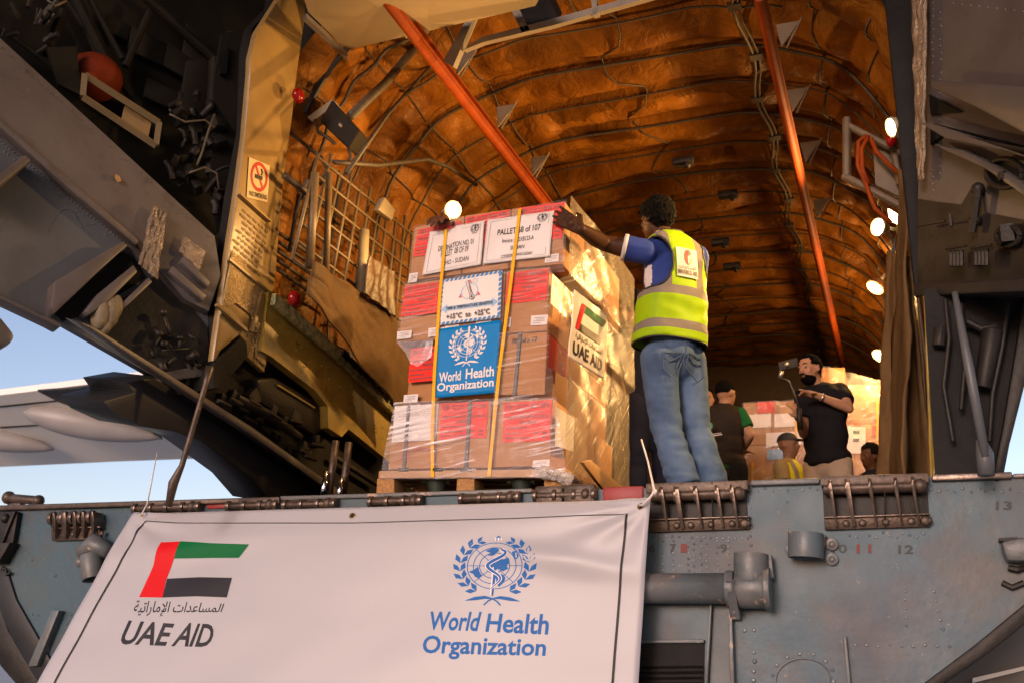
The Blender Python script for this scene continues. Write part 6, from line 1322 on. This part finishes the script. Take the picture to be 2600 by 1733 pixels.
d = (j4['wrL'] - j4['elL']).normalized(); p = j4['wrL'] - d * .035; MB().tube([p - d * .012, p + d * .012], .033, 16).build('watch_strap', flat('steel_watch', (.5, .45, .4), .25, metal=.8), BT, smooth=True)
GS = empty('phone_stick', J(2030, 1065, BY - .34), 'handheld phone stick with phone held out by the bearded man', 'phone stick')
y_ = BY - .36
MB().tube([J(2032, 1090, y_ + .02), J(2028, 1035, y_)], .021, 12).build('handle', flat('black_grip', (.02, .02, .02), .5), GS, smooth=True)
MB().tube([J(2028, 1035, y_), J(2018, 1000, y_), J(2003, 966, y_ - .02), J(1985, 960, y_ - .03)], [.010, .008, .007, .007], 8).build('arm', flat('grey_arm', (.08, .075, .07), .4, metal=.5), GS, smooth=True)
o = MB().slab([J(1975, 919, y_ - .03), J(2024, 907, y_ - .03), J(2026, 930, y_ - .03), J(1979, 940, y_ - .03)], (0, .012, 0)).build('phone', flat('dark_phone', (.03, .027, .025), .6, spec=.15), GS, bevel=.004)
b = MB(); b.ball(J(1998, 925, y_ - .04), .022, 12, 8); b.tube([J(1985, 942, y_ - .03), J(1980, 958, y_ - .03)], .018, 8); b.build('clamp', flat('silver_clamp', (.45, .42, .38), .3, metal=.7), GS, smooth=True)
# ---- man with green sleeves and a dark vest, back turned
GY = 8.75; f5 = Vector((.25, .95, 0)).normalized()
GM = empty('person', Vector((-1.3, GY, FLOOR)), 'man in a dark vest over a green T-shirt seen from behind beside the blue jeans', 'person', 'people working in the hold')
j5 = dict(head=J(1843, 998, GY), neck=J(1840, 1032, GY), shL=J(1790, 1050, GY), shR=J(1878, 1052, GY), elL=J(1765, 1110, GY), wrL=J(1790, 1160, GY + .2), elR=J(1905, 1105, GY - .03), wrR=J(1880, 1150, GY + .2), look=Vector((.5, .8, 0)))
j5 = stand(j5, f5, c=J(1840, 1190, GY)); _, P5, R5 = limbs_body(GM, j5, f5, m_lsk, .0125, 1.0); hair_mesh('hair', P5, R5, 1.0, m_hair, GM, curly=.004, hw=(.079, .100, .097), cut=.02, back=-.01, top=.026)
shirt(GM, j5, f5, mat('green_tshirt', (.012, .12, .03), (.01, .10, .025), 8, .75), 1.0, .0125, .66, .02, 't_shirt', .005, (.18, .12), rs=.070)
jv = {k: v for k, v in j5.items() if not k.startswith('el')}
m_dv = mat('dark_brown_vest', (.035, .026, .018), (.028, .02, .014), 8, .75); VS = shirt(GM, jv, f5, m_dv, 1.0, .0125, 0, .10, 'vest', .006, (.205, .145))
c = (j5['shL'] + j5['shR']) / 2; Qg = quadmap(*[J(px, py, GY - .25) for px, py in ((1795, 1112), (1836, 1106), (1832, 1070), (1794, 1074))])
s = Art(); s.poly(circ(.2, .75, .16, 16, 90, 270, ry=.26)); s.lay('logo_red', Qg, m_fr, VS, h=.002); s = Art(); s.poly(circ(.24, .8, .16, 16, -90, 90, ry=.24)); s.lay('logo_green', Qg, m_g, VS, h=.002); s = Art(); s.poly(rect2(.1, .1, .95, .16)); s.poly(rect2(.1, .22, .9, .26)); s.lay('print_line', Qg, m_paper, VS, h=.002)
trousers(GM, j5, f5, mat('black_trousers', (.02, .02, .022), None, 8, .8), 1.03, .014)
# ---- others further in
def simple(label, head, y, f_, sk, shirt_m, tr_m, hs=1.0, lean=Vector((0, 0, 0)), crouch=.0, cap=None, beard=False):
    h = J(*head, y); base = Vector((h.x, h.y, FLOOR)) - lean; rt = empty('person', base, label, 'person', 'people working in the hold'); r_ = f_.cross(Zu).normalized(); H = h.z - FLOOR; hipz = max(.42, H - .74)
    nk = h + Vector((0, 0, -.14)) - lean * .15; q = dict(head=h, neck=nk, shL=nk - r_ * .17 + Vector((0, 0, -.09)), shR=nk + r_ * .17 + Vector((0, 0, -.09)))
    for k, sg in (('L', -1), ('R', 1)): q['el' + k] = q['sh' + k] + r_ * .05 * sg + f_ * .06 + Vector((0, 0, -.28)); q['wr' + k] = q['el' + k] + f_ * .22 + Vector((0, 0, -.02)) - r_ * .06 * sg
    q = stand(q, f_, c=Vector((base.x, base.y, FLOOR + hipz)))
    if crouch:
        for k, sg in (('L', -1), ('R', 1)): q['kn' + k] = q['hip' + k] + f_ * .36 + r_ * .05 * sg + Vector((0, 0, .05)); q['an' + k] = Vector((q['kn' + k].x, q['kn' + k].y, FLOOR + .09)) - f_ * .12
    q['look'] = f_; _, P, R = limbs_body(rt, q, f_, sk, .014, hs, True, ((q['wrL'], f_, -Zu, -r_, (.5, .5, .6, .6), 1, 1), (q['wrR'], f_, -Zu, r_, (.5, .5, .6, .6), 1, 1)))
    shirt(rt, q, f_, shirt_m, hs, .014); trousers(rt, q, f_, tr_m, hs, .015); eyes(P, hs, rt); shoes(rt, q, f_, flat('dark_boot', (.03, .025, .02), .6))
    if not cap: hair_mesh('hair', P, R, hs, m_hair, rt, curly=.014, hw=(.088, .108, .106), seed=9)
    else:
        b = MB(); b.ball(P(0, -.01, .035), Vector((.084, .104, .085)) * hs, 20, 14, rot=R); o = fuse('cap', b, .010, cap, rt, 1); bm = bmesh.new(); bm.from_mesh(o.data); iv = R.transposed()
        bmesh.ops.delete(bm, geom=[fc for fc in bm.faces if (iv @ (fc.calc_center_median() - P(0, 0, 0))).z < .028], context='FACES'); bm.to_mesh(o.data); bm.free()
        MB().slab([P(-.06, .075, .034), P(-.045, .145, .026), P(0, .165, .024), P(.045, .145, .026), P(.06, .075, .034)], R @ Vector((0, 0, .006))).build('cap_brim', cap, o)
    return rt, q, P, R
rt, q, P, R = simple('man in a black cap and yellow vest bending before the far wrapped pallet', (2002, 1128), 9.2, Vector((.85, -.35, 0)).normalized(), m_msk, mat('tan_shirt', (.30, .22, .10), None, 8, .7), mat('brown_trousers', (.16, .10, .05), None, 8, .8), .98, Vector((.0, .0, 0)), 0, mat('black_cap', (.012, .012, .014), None, 20, .7))
m_v2 = bpy.data.materials.new('far_vest_cloth'); m_v2.use_nodes = True; fq = Vector((.85, -.35, 0)).normalized(); rq = fq.cross(Zu).normalized(); vest_mat(m_v2, (.55, .50, .015), (.20, .17, .12), [(-.22, .025)], (-.09, .09), -.4, 9, (q['shL'] + q['shR']) / 2, rq)
jv = {k: v for k, v in q.items() if not k.startswith('el')}; shirt(rt, jv, fq, m_v2, .98, .014, 0, .06, 'vest', .004, (.198, .14))
simple('dark haired man in a dark blue shirt sitting low beside the beige trousers', (2210, 1158), 9.9, Vector((-.75, -.6, 0)).normalized(), skin('deep_brown_skin', (.10, .045, .025)), mat('dark_blue_shirt', (.015, .02, .045), None, 8, .7), mat('dark_trousers', (.03, .025, .03), None, 8, .8), 1.02, crouch=1)
simple('person with an orange lit face, half hidden behind the dark vest man', (1787, 1012), 9.4, Vector((.9, -.3, 0)).normalized(), m_lsk, mat('rust_shirt', (.25, .10, .03), None, 8, .7), mat('brown_work_trousers', (.06, .04, .03), None, 8, .8), 1.0)
# ---------------------------------------------------------------- far wrapped pallets
def far_load(label, quads, y, dep, wraps, group='wrapped loads deep in the hold'):
    c = J(*quads[0][0][0], y); rt = empty('wrapped_load', Vector((c.x, c.y, FLOOR)), label, 'wrapped load', group)
    for q, m, nm in quads:
        MB().slab([J(*p, y) for p in q], (0, dep, 0)).build(nm, m, rt, bevel=.01)
    for q, m, nm, off in wraps:
        Q = quadmap(*[J(*p, y - off) for p in (q[3], q[2], q[1], q[0])], nrm=Vector((0, -1, 0))); label_sheet(Q, m, rt, nm)
    return rt
m_fw = film_mat('film_far', .6, (0, .3, 0), (10, 4, 30), rough=.12, base=.18)
def frect(x0, y0, x1, y1, sl=-.05): return [(x0, y0 - (0) * sl), (x1, y0 + (x1 - x0) * sl), (x1, y1 + (x1 - x0) * sl), (x0, y1)]
yb = 10.0
A_ = far_load('film wrapped load of cartons with white sheets behind the bending man in the cap', [(frect(1888, 1022, 1958, 1130), m_card, 'carton'), (frect(1958, 1019, 2050, 1126), m_card, 'carton'), (frect(1890, 1131, 1962, 1300), m_card, 'carton'), (frect(1962, 1127, 2055, 1296), m_card, 'carton')], yb, 1.0,
    [(frect(1923, 1020, 1966, 1048), m_red, 'label', .01), (frect(1898, 1052, 1958, 1086), m_paper, 'sheet', .015), (frect(1966, 1050, 2020, 1084), m_paper, 'sheet', .015), (frect(1945, 1098, 2035, 1132), m_paper, 'sheet', .02), (frect(1948, 1140, 1988, 1166), mat('far_poster_blue', (.01, .20, .45), None, 3, .4), 'poster', .02), (frect(2018, 1030, 2024, 1230), m_yel, 'strap', .025), (frect(1908, 1172, 1914, 1300), m_yel, 'strap', .025)])
b = MB(); Q = quadmap(J(1886, 1300, yb - .06), J(2056, 1292, yb - .06), J(2052, 1012, yb - .06), J(1886, 1020, yb - .06)); b.grid(lambda u, v: Q(u, v, .05 * noise.noise(Vector((u * 6, v * 9, 3))) + .03 * abs(noise.noise(Vector((u * 17, v * 21, 1))))), 40, 50); b.build('film', m_fw, A_, smooth=True)
yb = 10.9
B_ = far_load('tall wrapped load with an orange strap behind the man in the black T-shirt', [(frect(2085, 932, 2145, 1075, 0), m_card, 'carton'), (frect(2145, 975, 2258, 1075, .02), m_card, 'carton'), (frect(2085, 1075, 2170, 1300, 0), m_card, 'carton'), (frect(2170, 1075, 2262, 1300, .02), m_card, 'carton')], yb, 1.0,
    [(frect(2214, 1080, 2262, 1106, 0), m_red, 'label', .01), (frect(2150, 1082, 2198, 1150, 0), m_paper, 'sheet', .015), (frect(2166, 1092, 2182, 1100, 0), m_fg, 'green_mark', .02), (frect(2166, 1112, 2182, 1120, 0), m_fk, 'black_mark', .02), (frect(2225, 975, 2231, 1240, 0), m_yel, 'strap', .03)])
b = MB(); Q = quadmap(J(2083, 1300, yb - .08), J(2266, 1300, yb - .08), J(2262, 972, yb - .08), J(2090, 928, yb - .08)); b.grid(lambda u, v: Q(u, v, .07 * noise.noise(Vector((u * 5, v * 9, 7))) + .04 * abs(noise.noise(Vector((u * 15, v * 21, 4))))), 40, 50); b.build('film', m_fw, B_, smooth=True)

for m in bpy.data.materials:                                        # woven cloth has hardly any sheen
    if any(w in m.name for w in ('shirt', 'trousers', 'cloth', 'vest', 'denim', 'polo', 'canvas', 'skin')) and m.use_nodes and 'Principled BSDF' in m.node_tree.nodes:
        m.node_tree.nodes['Principled BSDF'].inputs['Specular IOR Level'].default_value = .14 if 'skin' in m.name else .10
